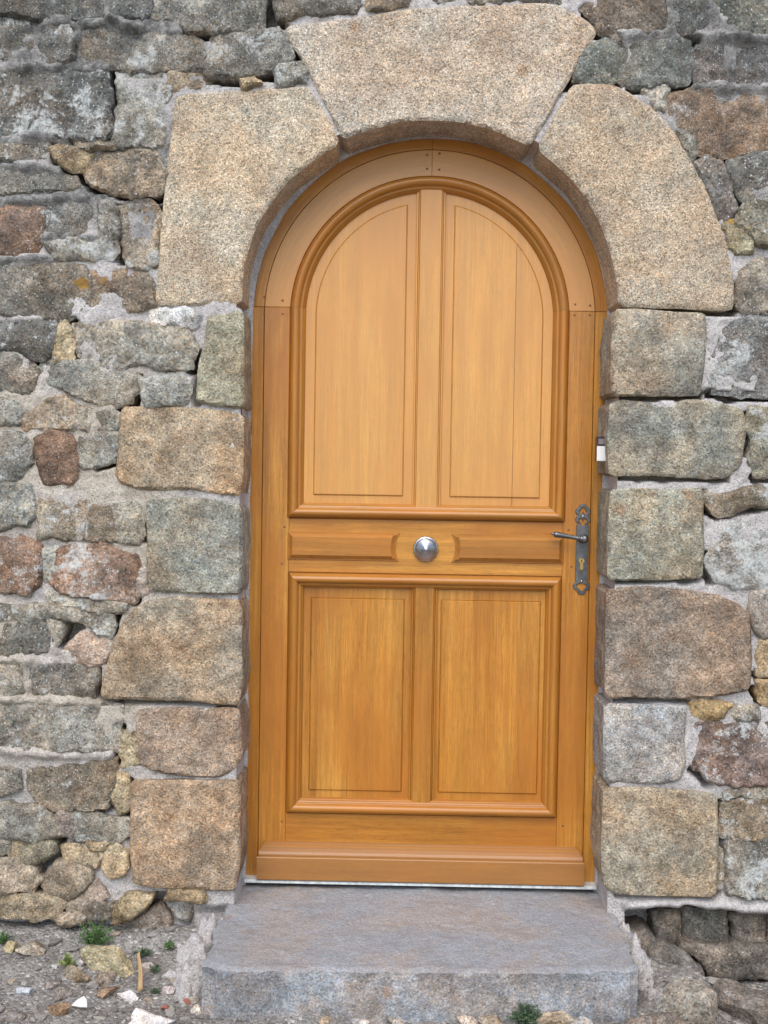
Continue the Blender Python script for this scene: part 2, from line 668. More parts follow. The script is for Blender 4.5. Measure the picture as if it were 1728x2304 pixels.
ARCH = [
    ('keystone', 'T', [(750, 862), (860, 817), (960, 787), (1080, 757), (1220, 740), (1380, 740), (1500, 752), (1600, 775), (1736, 818), (1800, 850), (1911, 900), (1976, 800), (2036, 710), (2096, 590), (2166, 480), (2216, 390), (2276, 280), (2325, 210), (2322, 178), (2281, 135), (2216, 95), (2126, 45), (2036, 20), (1886, 17), (1736, 32), (1400, 38), (1150, 55), (830, 110), (600, 135), (380, 165), (440, 280), (500, 370), (560, 480), (620, 600), (690, 740)]),
    ('voussoir', 'S', [(542, 683), (543, 640), (548, 600), (557, 562), (566, 530), (582, 495), (606, 458), (638, 415), (674, 383), (717, 350), (763, 322), (746, 282), (724, 246), (702, 213), (690, 193), (637, 197), (572, 201), (500, 206), (398, 213), (391, 246), (387, 300), (380, 344), (374, 398), (369, 452), (363, 506), (358, 579), (354, 632), (349, 685), (398, 685), (470, 684)]),
    ('voussoir', 'S', [(1211, 333), (1244, 362), (1280, 392), (1309, 427), (1334, 467), (1352, 499), (1367, 539), (1380, 582), (1390, 632), (1394, 688), (1454, 691), (1526, 692), (1591, 696), (1635, 698), (1651, 693), (1652, 643), (1646, 596), (1640, 576), (1631, 542), (1616, 499), (1602, 456), (1584, 409), (1562, 369), (1545, 340), (1529, 315), (1511, 289), (1490, 264), (1464, 240), (1428, 215), (1399, 197), (1367, 188), (1316, 188), (1288, 191), (1262, 239), (1236, 286)]),
]
acol = [srgb(190, 179, 163), srgb(193, 179, 157), srgb(188, 172, 150)]
for (nm, t, pts), c in zip(ARCH, acol):
    pl = np.array([P(*px(t, p))[[0, 2]] for p in pts])
    slab(nm, pl, M_ARCH, wall, h=.0075, cham=.2, jit=.0014, er=.007, bulge=.002, rough=.5, base=.0, depth=.30, rings=18, color=c, lich=.0, stain=.30, edge_noise=.5, grow=.002)

JAMB = [
    ('B', [(1295, 425), (1400, 408), (1480, 390), (1512, 400), (1514, 520), (1514, 700), (1512, 850), (1512, 980), (1450, 985), (1300, 965), (1225, 940), (1230, 870), (1240, 700), (1280, 560)], (158, 150, 128), .08, .25),
    ('B', [(760, 990), (900, 985), (1100, 985), (1300, 1000), (1480, 1025), (1512, 1060), (1510, 1250), (1505, 1430), (1490, 1530), (1350, 1520), (1200, 1490), (1000, 1500), (850, 1490), (740, 1450), (720, 1400), (740, 1250), (740, 1120)], (178, 158, 132), .2, .4),
    ('C', [(915, 15), (1100, 2), (1300, 12), (1480, 40), (1505, 90), (1505, 300), (1500, 590), (1380, 600), (1200, 590), (1050, 580), (930, 572), (915, 400), (920, 200)], (157, 155, 142), .12, .25),
    ('C', [(930, 640), (1100, 620), (1300, 630), (1480, 640), (1503, 700), (1500, 900), (1503, 1150), (1480, 1290), (1400, 1290), (1250, 1270), (1050, 1255), (800, 1250), (640, 1245), (625, 1220), (650, 1100), (700, 900), (760, 780), (830, 700)], (164, 150, 130), .15, .5),
    ('C', [(850, 1330), (1000, 1310), (1250, 1315), (1480, 1310), (1500, 1400), (1502, 1620), (1460, 1690), (1380, 1735), (1250, 1740), (1050, 1720), (940, 1695), (870, 1655), (855, 1615), (845, 1480)], (165, 144, 124), .1, .2),
    ('D', [(810, 150), (1000, 145), (1300, 145), (1488, 145), (1490, 300), (1490, 500), (1485, 700), (1460, 825), (1380, 825), (1200, 812), (950, 805), (830, 785), (815, 600), (815, 400)], (170, 148, 124), .05, .5),
    ('F', [(715, 380), (800, 375), (950, 385), (1100, 400), (1265, 405), (1275, 500), (1265, 700), (1240, 910), (1100, 912), (900, 910), (684, 910), (684, 750), (690, 550)], (158, 152, 138), .1, .3),
    ('F', [(680, 965), (740, 940), (850, 950), (1050, 985), (1120, 945), (1250, 940), (1400, 970), (1500, 1000), (1530, 1080), (1510, 1200), (1490, 1350), (1400, 1420), (1250, 1425), (1000, 1410), (680, 1410), (668, 1250), (672, 1080)], (152, 149, 136), .15, .2),
    ('F', [(680, 1500), (840, 1490), (1000, 1500), (1250, 1490), (1252, 1640), (1255, 1840), (1245, 2045), (1100, 2050), (900, 2056), (662, 2060), (664, 1850), (672, 1650)], (156, 151, 134), .1, .25),
    ('G', [(660, 575), (850, 550), (1080, 570), (1250, 590), (1350, 605), (1480, 670), (1545, 735), (1550, 850), (1555, 1000), (1545, 1190), (1400, 1225), (1150, 1250), (900, 1245), (652, 1240), (652, 1000), (655, 800)], (156, 142, 127), .2, .35),
    ('G', [(648, 1290), (900, 1290), (1100, 1300), (1155, 1312), (1140, 1500), (1150, 1659), (1110, 1750), (1000, 1780), (850, 1775), (642, 1770), (642, 1500)], (165, 165, 163), .25, .25),
    ('H', [(640, 195), (900, 190), (1150, 210), (1340, 230), (1340, 400), (1345, 600), (1335, 860), (1200, 862), (900, 857), (720, 850), (650, 815), (632, 700), (626, 600), (632, 400)], (166, 154, 134), .1, .4),
]
polys = []
for i, (t, pts, c, li, stn) in enumerate(JAMB):
    pl = np.array([P(*px(t, p))[[0, 2]] for p in pts])
    slab('jamb_stone', pl, M_JAMB, wall, cham=.12, jit=.0024, er=.0085, bulge=.0015, rough=.7, grow=.0025, facet=.25, base=-.006 + .004 * math.sin(i * 2.1), depth=.30, rings=16, color=srgb(*c), lich=li, stain=stn, film=.35 if i == 9 else .08, edge_noise=.6)

# traced rubble: tile, outline, colour class, overrides
D1, D2, BR, GY, OC, RU, WH, PK = (118, 118, 113), (140, 136, 126), (158, 146, 128), (158, 155, 144), (180, 164, 134), (146, 124, 108), (238, 235, 230), (166, 152, 140)
RUB = [
    ('A', [(0, 0), (670, 0), (650, 90), (540, 105), (350, 95), (150, 100), (30, 80), (0, 70)], D1, .25),
    ('A', [(705, 0), (930, 0), (910, 90), (880, 130), (790, 118), (700, 90)], D1, .3),
    ('A', [(960, 0), (1640, 0), (1650, 100), (1630, 190), (1540, 170), (1400, 200), (1280, 200), (1170, 190), (1120, 130), (1050, 100), (960, 80)], D2, .3),
    ('A', [(0, 130), (60, 110), (150, 130), (195, 180), (195, 340), (100, 365), (0, 350)], D1, .5),
    ('A', [(262, 165), (420, 160), (450, 220), (450, 370), (290, 385), (260, 280)], D1, .45),
    ('A', [(510, 165), (640, 155), (860, 200), (1000, 205), (1200, 195), (1240, 260), (1290, 330), (1265, 420), (1150, 432), (950, 420), (760, 425), (640, 405), (540, 370), (500, 260)], D2, .45),
    ('A', [(1310, 280), (1330, 240), (1450, 215), (1600, 215), (1732, 170), (1770, 200), (1785, 290), (1812, 345), (1802, 375), (1682, 440), (1552, 475), (1412, 480), (1310, 460), (1280, 400), (1285, 340)], D2, .5),
    ('A', [(0, 460), (60, 440), (300, 450), (520, 460), (672, 460), (682, 560), (685, 700), (675, 850), (560, 865), (460, 850), (300, 840), (100, 830), (0, 850)], D1, .62),
    ('A', [(732, 450), (950, 450), (1030, 480), (1045, 540), (1010, 650), (1020, 800), (1010, 880), (950, 910), (860, 890), (760, 910), (710, 900), (722, 800), (732, 620)], GY, .6),
    ('A', [(1065, 455), (1290, 450), (1305, 490), (1250, 520), (1080, 550), (1060, 500)], BR, .15),
    ('T', [(330, 440), (400, 400), (490, 395), (520, 440), (500, 490), (430, 515), (350, 510)], GY, .7),
    ('T', [(318, -90), (880, -90), (868, 20), (790, 62), (640, 70), (420, 92), (345, 105), (330, 60)], D2, .2),
    ('T', [(905, -90), (1190, -90), (1150, 20), (1080, 28), (915, 35)], BR, .1),
    ('T', [(1230, -90), (1700, -90), (1690, -5), (1500, 5), (1330, 8), (1250, 0)], D2, .2),
    ('T', [(1720, -90), (2150, -90), (2140, 10), (2000, -10), (1850, -15), (1730, -5)], D2, .2),
    ('T', [(118, 500), (195, 488), (212, 510), (130, 542)], OC, .0),
    ('A', [(0, 900), (200, 870), (290, 910), (280, 980), (150, 1000), (0, 990)], D2, .5),
    ('A', [(335, 930), (400, 910), (500, 930), (560, 970), (530, 1050), (410, 1045), (345, 990)], OC, .35),
    ('A', [(470, 885), (620, 885), (690, 905), (590, 935), (560, 950), (480, 915)], BR, .1),
    ('A', [(560, 1000), (620, 960), (800, 940), (970, 940), (1000, 1020), (1028, 1080), (1015, 1180), (930, 1200), (800, 1200), (640, 1180), (540, 1130), (525, 1080)], BR, .4),
    ('A', [(0, 1060), (150, 1045), (330, 1075), (450, 1100), (490, 1150), (430, 1180), (250, 1180), (60, 1195), (0, 1190)], D2, .42),
    ('A', [(0, 1270), (120, 1260), (260, 1290), (262, 1450), (220, 1580), (100, 1590), (0, 1595)], RU, .3),
    ('A', [(285, 1290), (480, 1235), (580, 1290), (620, 1400), (600, 1475), (430, 1475), (290, 1450)], D1, .35),
    ('A', [(630, 1250), (720, 1300), (730, 1450), (700, 1480), (720, 1560), (690, 1600), (620, 1580), (560, 1600), (340, 1600), (300, 1520), (430, 1492), (600, 1492), (640, 1440), (625, 1350)], D2, .6),
    ('A', [(740, 1290), (830, 1235), (930, 1240), (995, 1320), (980, 1450), (975, 1640), (910, 1680), (800, 1650), (775, 1560), (760, 1450), (738, 1380)], BR, .45),
    ('B', [(0, 100), (150, 80), (350, 80), (500, 100), (560, 170), (565, 300), (490, 400), (410, 450), (300, 440), (180, 410), (0, 400)], D2, .3),
    ('B', [(560, 150), (700, 120), (850, 115), (940, 200), (940, 340), (850, 370), (680, 375), (600, 350), (570, 250)], BR, .2),
    ('B', [(0, 440), (200, 440), (340, 470), (330, 600), (260, 680), (180, 670), (100, 630), (0, 620)], D1, .45),
    ('B', [(368, 478), (400, 468), (430, 510), (455, 670), (440, 690), (345, 690), (340, 600)], OC, .05),
    ('B', [(450, 470), (600, 450), (800, 470), (1000, 480), (1150, 490), (1200, 560), (1205, 640), (1170, 690), (1180, 740), (1120, 750), (950, 730), (860, 700), (780, 735), (690, 720), (590, 710), (480, 670), (455, 560)], GY, .25),
    ('B', [(955, 380), (1100, 380), (1240, 420), (1215, 485), (1100, 470), (950, 465)], WH, .6),
    ('B', [(225, 760), (290, 680), (450, 700), (650, 730), (840, 780), (840, 850), (800, 940), (740, 965), (640, 965), (480, 900), (330, 850), (230, 820)], GY, .2),
    ('B', [(0, 650), (130, 660), (210, 720), (210, 850), (150, 890), (0, 900)], D2, .2),
    ('B', [(880, 810), (1000, 795), (1150, 810), (1170, 860), (1150, 950), (1050, 965), (920, 970), (880, 900)], GY, .2),
    ('B', [(135, 990), (200, 960), (380, 930), (550, 990), (570, 1060), (540, 1130), (400, 1110), (250, 1110), (140, 1120)], BR, .4),
    ('B', [(590, 1020), (680, 1000), (740, 1020), (720, 1110), (640, 1130), (580, 1090)], GY, .4),
    ('B', [(500, 1165), (620, 1150), (720, 1160), (730, 1250), (700, 1310), (600, 1340), (520, 1350), (480, 1310), (490, 1230)], GY, .4),
    ('B', [(0, 930), (100, 950), (110, 1080), (0, 1110)], D2, .3),
    ('B', [(0, 1150), (110, 1150), (200, 1240), (190, 1330), (110, 1420), (0, 1430)], D2, .5),
    ('B', [(220, 1180), (340, 1150), (470, 1160), (475, 1370), (440, 1450), (280, 1450), (240, 1350)], RU, .2),
    ('C', [(0, -68), (195, -70), (210, 100), (150, 170), (0, 200)], GY, .45),
    ('C', [(230, -60), (450, -50), (640, -70), (690, 60), (715, 240), (690, 270), (600, 265), (480, 260), (250, 250), (230, 100)], BR, .5),
    ('C', [(720, 80), (800, 30), (860, 50), (890, 140), (900, 230), (860, 290), (770, 285), (730, 250)], GY, .3),
    ('C', [(0, 240), (130, 240), (240, 300), (250, 520), (180, 600), (100, 580), (0, 580)], RU, .5),
    ('C', [(350, 340), (450, 300), (600, 290), (700, 340), (840, 370), (850, 470), (830, 630), (700, 620), (520, 610), (380, 590), (330, 520)], RU, .55),
    ('C', [(268, 335), (342, 332), (330, 520), (272, 520)], GY, .3),
    ('C', [(862, 450), (905, 430), (915, 570), (880, 605), (855, 600)], PK, .1),
    ('C', [(310, 605), (420, 595), (560, 625), (680, 640), (775, 670), (770, 710), (650, 710), (480, 680), (320, 650)], GY, .55),
    ('C', [(0, 690), (200, 672), (450, 695), (700, 722), (705, 790), (680, 850), (600, 828), (530, 770), (440, 742), (300, 730), (100, 742), (0, 740)], GY, .35),
    ('C', [(0, 775), (200, 765), (295, 800), (305, 900), (285, 960), (150, 970), (0, 960)], D2, .3),
    ('C', [(312, 768), (382, 775), (382, 865), (350, 925), (322, 850)], GY, .3),
    ('C', [(515, 845), (680, 872), (670, 960), (630, 1030), (540, 1035), (440, 1005), (385, 970), (420, 920)], PK, .3),
    ('C', [(0, 1060), (110, 1040), (140, 1200), (60, 1230), (0, 1220)], D2, .35),
    ('C', [(180, 1070), (320, 1040), (480, 1050), (590, 1045), (590, 1150), (570, 1230), (460, 1240), (200, 1230)], D2, .45),
    ('C', [(0, 1290), (250, 1290), (500, 1310), (738, 1310), (732, 1450), (718, 1570), (600, 1560), (350, 1570), (100, 1550), (0, 1540)], D2, .5),
    ('C', [(757, 1460), (815, 1460), (842, 1560), (848, 1650), (760, 1670), (748, 1600)], OC, .0),
    ('D', [(0, 60), (100, 90), (110, 200), (0, 250)], D2, .35),
    ('D', [(180, 100), (400, 60), (640, 40), (720, 20), (700, 180), (655, 305), (540, 322), (400, 328), (260, 300), (180, 200)], (135, 124, 108), .35),
    ('D', [(730, 90), (780, 130), (797, 200), (792, 320), (745, 345), (710, 290), (692, 180)], OC, .0),
    ('D', [(0, 330), (60, 300), (240, 325), (330, 410), (368, 480), (280, 500), (200, 520), (130, 515), (0, 490)], GY, .3),
    ('D', [(372, 352), (455, 345), (460, 440), (440, 515), (385, 470), (355, 400)], PK, .15),
    ('D', [(472, 345), (560, 340), (700, 385), (797, 400), (797, 480), (740, 518), (640, 525), (480, 500)], GY, .5),
    ('D', [(0, 510), (40, 525), (38, 590), (0, 610)], D2, .2),
    ('D', [(68, 525), (180, 530), (325, 525), (335, 590), (270, 645), (170, 668), (100, 640), (58, 590)], (156, 146, 124), .15),
    ('D', [(380, 570), (550, 550), (640, 600), (590, 690), (480, 670), (380, 640)], (158, 146, 124), .1),
    ('D', [(555, 535), (660, 540), (650, 570), (560, 575)], OC, .0),
    ('D', [(660, 580), (720, 555), (780, 600), (770, 730), (690, 740), (650, 690)], (190, 172, 142), .1),
    ('D', [(0, 660), (100, 650), (210, 710), (245, 760), (180, 830), (50, 850), (0, 840)], (158, 150, 136), .15),
    ('D', [(268, 760), (340, 672), (440, 660), (540, 710), (558, 780), (500, 860), (420, 885), (330, 860), (272, 800)], (154, 144, 128), .1),
    ('D', [(530, 810), (600, 785), (640, 830), (665, 870), (600, 900), (550, 880)], PK, .2),
    ('D', [(0, 880), (200, 860), (330, 880), (380, 920), (350, 980), (230, 1000), (80, 1000), (0, 990)], (156, 146, 126), .15),
    ('D', [(400, 940), (500, 880), (610, 920), (700, 930), (650, 1010), (530, 1015), (440, 970)], (150, 142, 130), .1),
    ('D', [(1035, 835), (1150, 832), (1262, 835), (1260, 890), (1150, 888), (1030, 880)], OC, .0),
    ('E', [(510, 0), (1020, 0), (1030, 150), (980, 200), (720, 232), (640, 222), (600, 170), (540, 80), (500, 40)], (120, 114, 106), .3),
    ('E', [(1070, 0), (1290, 0), (1300, 110), (1200, 200), (1170, 205), (1070, 130)], D1, .3),
    ('E', [(1325, 0), (1659, 0), (1659, 208), (1450, 212), (1385, 150)], (118, 120, 112), .3),
    ('E', [(565, 258), (690, 260), (730, 320), (712, 490), (640, 512), (458, 490), (470, 430), (502, 340)], (134, 136, 126), .3),
    ('E', [(748, 250), (850, 240), (1170, 250), (1190, 380), (1160, 490), (1050, 520), (900, 535), (770, 525), (742, 500), (752, 340)], (124, 126, 120), .35),
    ('E', [(1222, 285), (1400, 262), (1659, 295), (1659, 535), (1450, 525), (1230, 518), (1212, 400)], (116, 114, 112), .4),
    ('E', [(900, 562), (1000, 532), (1028, 560), (1000, 665), (960, 650)], (180, 172, 158), .2),
    ('E', [(1045, 600), (1120, 560), (1250, 535), (1450, 548), (1659, 560), (1659, 920), (1600, 932), (1450, 955), (1260, 948), (1215, 938), (1200, 850), (1135, 790), (1062, 700)], (146, 128, 110), .35),
    ('E', [(1118, 828), (1140, 822), (1192, 872), (1208, 960), (1188, 982), (1160, 930)], GY, .5),
    ('E', [(1212, 1010), (1290, 972), (1360, 992), (1410, 1090), (1448, 1150), (1462, 1270), (1408, 1342), (1350, 1352), (1312, 1250), (1262, 1120)], (140, 134, 126), .4),
    ('E', [(1418, 1000), (1550, 962), (1659, 950), (1659, 1255), (1600, 1258), (1525, 1268), (1472, 1200), (1432, 1080)], (132, 134, 128), .4),
    ('E', [(1510, 1302), (1600, 1265), (1659, 1280), (1659, 1540), (1600, 1505), (1540, 1430), (1485, 1370)], (140, 136, 120), .4),
    ('E', [(1380, 1400), (1460, 1370), (1520, 1410), (1572, 1490), (1565, 1568), (1460, 1583), (1422, 1540)], (160, 152, 126), .25),
    ('F', [(1500, 140), (1600, 75), (1659, 70), (1659, 395), (1500, 382), (1467, 350), (1482, 230)], (152, 142, 126), .3),
    ('F', [(1480, 450), (1600, 425), (1659, 430), (1659, 905), (1500, 912), (1330, 888), (1302, 840), (1322, 700), (1352, 600), (1400, 520)], (138, 142, 142), .4),
    ('F', [(1560, 990), (1659, 980), (1659, 1408), (1592, 1412), (1562, 1330), (1548, 1150)], (138, 134, 118), .5),
    ('F', [(1270, 1522), (1400, 1540), (1520, 1492), (1600, 1482), (1659, 1520), (1659, 1582), (1550, 1600), (1430, 1640), (1350, 1650), (1300, 1610), (1260, 1560)], (148, 138, 122), .45),
    ('G', [(1370, 200), (1500, 142), (1659, 115), (1659, 552), (1450, 552), (1350, 518), (1302, 460), (1278, 400), (1312, 320)], (150, 146, 138), .75),
    ('G', [(1572, 612), (1659, 592), (1659, 860), (1640, 862), (1582, 820), (1562, 700)], (160, 150, 138), .3),
    ('G', [(1625, 895), (1659, 885), (1659, 1095), (1612, 1095), (1608, 990)], OC, .1),
    ('G', [(1600, 1152), (1659, 1140), (1659, 1280), (1640, 1278), (1592, 1210)], (184, 160, 124), .1),
    ('G', [(1192, 1292), (1330, 1282), (1410, 1302), (1380, 1350), (1290, 1358), (1202, 1348)], (180, 156, 116), .0),
    ('G', [(1462, 1312), (1588, 1308), (1592, 1368), (1462, 1372)], GY, .4),
    ('G', [(1232, 1430), (1300, 1398), (1450, 1412), (1659, 1405), (1659, 1778), (1400, 1776), (1292, 1770), (1242, 1700), (1208, 1690), (1222, 1550)], (128, 112, 104), .5),
    ('H', [(1372, 212), (1500, 198), (1659, 192), (1659, 248), (1500, 258), (1372, 264)], D2, .5),
    ('H', [(1388, 302), (1500, 272), (1659, 265), (1659, 490), (1600, 500), (1450, 504), (1378, 480)], (140, 126, 106), .55),
    ('H', [(1412, 570), (1450, 528), (1560, 522), (1659, 532), (1659, 868), (1640, 868), (1412, 850), (1402, 700)], (140, 138, 130), .55),
    ('H', [(1362, 570), (1388, 605), (1384, 760), (1352, 815)], GY, .3),
]


def ext(t, pts):
    out = []
    for x, y in pts:
        if t in 'ABCD' and x <= 0:
            x = -80
        if t in 'EFGH' and x >= 1655:
            x = 1745
        if t in 'AE' and y <= 0:
            y = -80
        out.append((x, y))
    return out


for i, (t, pts, c, li) in enumerate(RUB):
    pl = np.array([P(*px(t, p))[[0, 2]] for p in ext(t, pts)])
    upper = pl[:, 1].mean() > 1.4
    rust = .5 if c in (RU,) or c == (146, 128, 110) or c == (128, 112, 104) else (.35 if c in (BR, OC) else .18)
    rr = random.Random(i)
    cc = np.array(srgb(*c)) * rr.uniform(.92, 1.08)
    slab('wall_stone', pl, M_RUB, wall, cham=.07, jit=.0062, er=rr.uniform(.006, .010), bulge=rr.uniform(.000, .004), rough=1.2, grow=.0092, facet=1.0, base=rr.uniform(-.006, .004) + .0, depth=.10, color=cc, lich=li, stain=rust, film=.45 if upper else .10)

FOUND = [
    ('H', .07, [(955, 985), (1050, 952), (1113, 962), (1122, 1060), (1108, 1150), (1040, 1188), (970, 1150), (944, 1060)], (128, 120, 110)),
    ('H', .08, [(1135, 950), (1300, 955), (1400, 970), (1425, 1080), (1415, 1168), (1300, 1178), (1135, 1150)], (130, 124, 114)),
    ('H', .07, [(1430, 1000), (1550, 960), (1645, 950), (1648, 1188), (1550, 1188), (1462, 1160)], (126, 120, 112)),
    ('H', .08, [(1662, 955), (1745, 955), (1745, 1195), (1662, 1195)], (126, 120, 112)),
    ('H', .03, [(1145, 1192), (1250, 1182), (1450, 1182), (1745, 1212), (1745, 1400), (1550, 1388), (1420, 1398), (1312, 1368), (1272, 1320), (1222, 1260)], (132, 124, 114)),
    ('H', .00, [(942, 1240), (1000, 1202), (1150, 1250), (1258, 1340), (1268, 1388), (1200, 1418), (1080, 1413), (960, 1350), (922, 1300)], (126, 120, 112)),
    ('H', .05, [(785, 1085), (900, 1080), (980, 1180), (925, 1280), (850, 1300), (780, 1180)], (120, 114, 106)),
    ('D', -.01, [(345, 1010), (440, 962), (525, 1010), (500, 1050), (390, 1075)], (152, 142, 128)),
    ('D', -.01, [(762, 870), (850, 856), (943, 880), (900, 960), (800, 1020), (702, 1035), (692, 990)], (164, 146, 116)),
    ('D', .03, [(690, 1060), (850, 990), (1000, 930), (1058, 1020), (1040, 1120), (940, 1160), (800, 1135), (690, 1095)], (146, 134, 122)),
    ('D', .03, [(1015, 905), (1200, 912), (1172, 1030), (1100, 1010)], (150, 146, 140)),
]
for i, (t, yy, pts, c) in enumerate(FOUND):
    pl = np.array([P(*px(t, p), yy)[[0, 2]] for p in pts])
    slab('foundation_stone', pl, M_RUB, wall, cham=.06, jit=.006, er=.011, bulge=.004, rough=1.4, base=yy, grow=.004, facet=1.6, depth=.16, color=srgb(*c), lich=.02, stain=.2, film=.12)

# ---- mortar sheet (height field) with open joints and proud ribbons
GAPS = [
    ('A', 8, [(720, 440), (1050, 432), (1280, 430)]), ('A', 12, [(705, 460), (708, 700), (695, 880)]), ('A', 6, [(470, 868), (690, 878)]), ('A', 10, [(1170, 192), (1400, 210), (1640, 200)]),
    ('A', 12, [(1640, 200), (1652, 60)]), ('T', 10, [(305, 0), (330, 100), (350, 165)]), ('T', 20, [(395, 200), (440, 340), (490, 390)]), ('T', 12, [(30, 482), (300, 455), (430, 390)]),
    ('A', 8, [(1278, 380), (1300, 470), (1400, 490), (1500, 490)]), ('A', 11, [(520, 1000), (535, 1060), (510, 1110)]), ('A', 6, [(410, 1050), (530, 1060)]), ('A', 9, [(560, 1150), (800, 1208), (980, 1215), (1028, 1150), (1035, 1080)]),
    ('A', 16, [(735, 1310), (745, 1450), (760, 1600)]), ('A', 9, [(1000, 1310), (985, 1600)]), ('A', 5, [(332, 920), (345, 990)]), ('B', 12, [(562, 180), (575, 310)]), ('B', 12, [(335, 600), (295, 670)]),
    ('B', 7, [(440, 470), (460, 690)]), ('B', 7, [(310, 455), (450, 460)]), ('B', 16, [(850, 830), (862, 880), (815, 945)]), ('B', 12, [(1240, 665), (1190, 690), (1190, 745)]), ('B', 6, [(228, 700), (218, 750)]),
    ('B', 7, [(740, 1020), (730, 1100)]), ('B', 7, [(725, 1310), (600, 1350)]), ('B', 4, [(1225, 700), (1220, 960)]), ('C', 7, [(725, 80), (718, 250)]), ('C', 11, [(895, 200), (912, 240)]),
    ('C', 34, [(408, 795), (460, 805), (405, 880)]), ('C', 6, [(852, 480), (835, 640)]), ('C', 7, [(710, 720), (690, 870), (660, 1000)]), ('C', 6, [(592, 1080), (592, 1230)]), ('C', 8, [(742, 1440), (742, 1640)]),
    ('C', 9, [(845, 1500), (857, 1640)]), ('C', 5, [(640, 1258), (1050, 1265), (1450, 1295)]), ('D', 10, [(260, 318), (400, 340), (640, 325)]), ('D', 18, [(295, 335), (350, 390)]), ('D', 10, [(692, 180), (662, 310)]),
    ('D', 8, [(802, 180), (808, 500)]), ('D', 14, [(0, 500), (60, 520)]), ('D', 18, [(345, 545), (360, 630)]), ('D', 16, [(300, 650), (230, 690)]), ('D', 14, [(250, 780), (195, 840)]), ('D', 8, [(340, 875), (480, 875)]),
    ('D', 14, [(240, 1010), (330, 1015), (370, 1085)]), ('D', 22, [(870, 980), (960, 915), (1020, 925)]), ('E', 12, [(415, 520), (450, 482)]), ('E', 8, [(455, 505), (550, 515), (680, 515)]), ('E', 10, [(738, 320), (728, 505)]),
    ('E', 9, [(820, 545), (1000, 530), (1130, 520)]), ('E', 11, [(1040, 560), (1150, 515)]), ('E', 8, [(1202, 250), (1198, 480)]), ('E', 11, [(1210, 985), (1300, 955), (1620, 940)]), ('E', 13, [(1385, 980), (1410, 1050)]),
    ('E', 20, [(1480, 1200), (1490, 1300)]), ('E', 5, [(1235, 1080), (1335, 1350)]), ('E', 9, [(1420, 1345), (1500, 1350)]), ('E', 10, [(600, 200), (700, 242)]), ('E', 7, [(520, 60), (595, 175)]), ('F', 5, [(740, 362), (1280, 382), (1440, 382)]),
    ('F', 7, [(1453, 250), (1457, 370)]), ('F', 5, [(670, 913), (1240, 915)]), ('F', 6, [(1300, 900), (1400, 918), (1720, 922)]), ('F', 8, [(1530, 1040), (1533, 1260)]), ('F', 8, [(1590, 1422), (1720, 1430)]), ('F', 4, [(700, 1417), (1400, 1427)]),
    ('F', 7, [(1256, 1530), (1290, 1625)]), ('G', 7, [(1260, 30), (1340, 110)]), ('G', 6, [(1400, 100), (1700, 35)]), ('G', 8, [(1278, 370), (1272, 430), (1308, 512)]), ('G', 5, [(655, 515), (1240, 502)]), ('G', 5, [(640, 1250), (1150, 1256)]),
    ('G', 9, [(1600, 1105), (1720, 1105)]), ('G', 9, [(1580, 1200), (1615, 1265)]), ('H', 7, [(1200, 85), (1290, 168)]), ('H', 7, [(1355, 300), (1362, 500), (1365, 620)]), ('H', 4, [(1340, 864), (740, 858)]),
]
CORDS = [
    ('A', 9, [(245, 380), (243, 190), (300, 110), (420, 142)]), ('A', 9, [(480, 230), (500, 155), (640, 140), (860, 175)]), ('A', 13, [(1025, 180), (1080, 155), (1150, 175)]), ('A', 14, [(720, 140), (800, 165), (870, 150)]), ('A', 9, [(672, 0), (682, 110)]),
    ('A', 9, [(-80, 890), (100, 855), (260, 835), (440, 855)]), ('A', 8, [(-80, 1030), (150, 1028), (400, 1062)]), ('A', 9, [(-80, 1250), (300, 1245), (520, 1215)]), ('A', 8, [(-80, 1620), (300, 1606)]), ('A', 8, [(0, 430), (300, 410), (640, 425)]),
    ('A', 8, [(255, 1480), (300, 1470), (600, 1485)]), ('E', 10, [(1040, -80), (1050, 130), (1050, 190), (720, 232)]), ('E', 11, [(1300, -80), (1300, 60), (1360, 170), (1440, 235), (1745, 275)]), ('E', 9, [(1200, 230), (1745, 250)]), ('E', 9, [(1420, 290), (1430, 440)]),
    ('E', 8, [(1220, 530), (1745, 550)]), ('B', 7, [(-80, 425), (300, 432)]), ('C', 7, [(-80, 1010), (130, 1000), (330, 1030)]), ('C', 7, [(345, 800), (350, 1010)]), ('C', 7, [(155, 1050), (170, 1240)]), ('C', 8, [(-80, 1255), (200, 1260), (600, 1275)]), ('C', 8, [(-80, 1570), (300, 1600), (720, 1600)]),
]
XA, XB, ZA, ZB, HM = -1.30, 1.08, -.42, 2.56, .0075
gx = np.arange(XA, XB + HM, HM)
gz = np.arange(ZA, ZB + HM, HM)
NX, NZ = len(gx), len(gz)
GX, GZ = np.meshgrid(gx, gz)
PT = np.c_[GX.ravel(), GZ.ravel()]
q3 = np.c_[PT, np.zeros(len(PT))]
Yf = .009 + fbm(q3, 14, 301, 3, .55) * .005 + fbm(q3, 55, 302, 2, .7) * .0026
lowleft = np.clip((.02 - PT[:, 1]) / .08, 0, 1)
left_low = np.clip((.40 - PT[:, 1]) / .15, 0, 1) * (PT[:, 0] < -.62)
Yf += left_low * .016


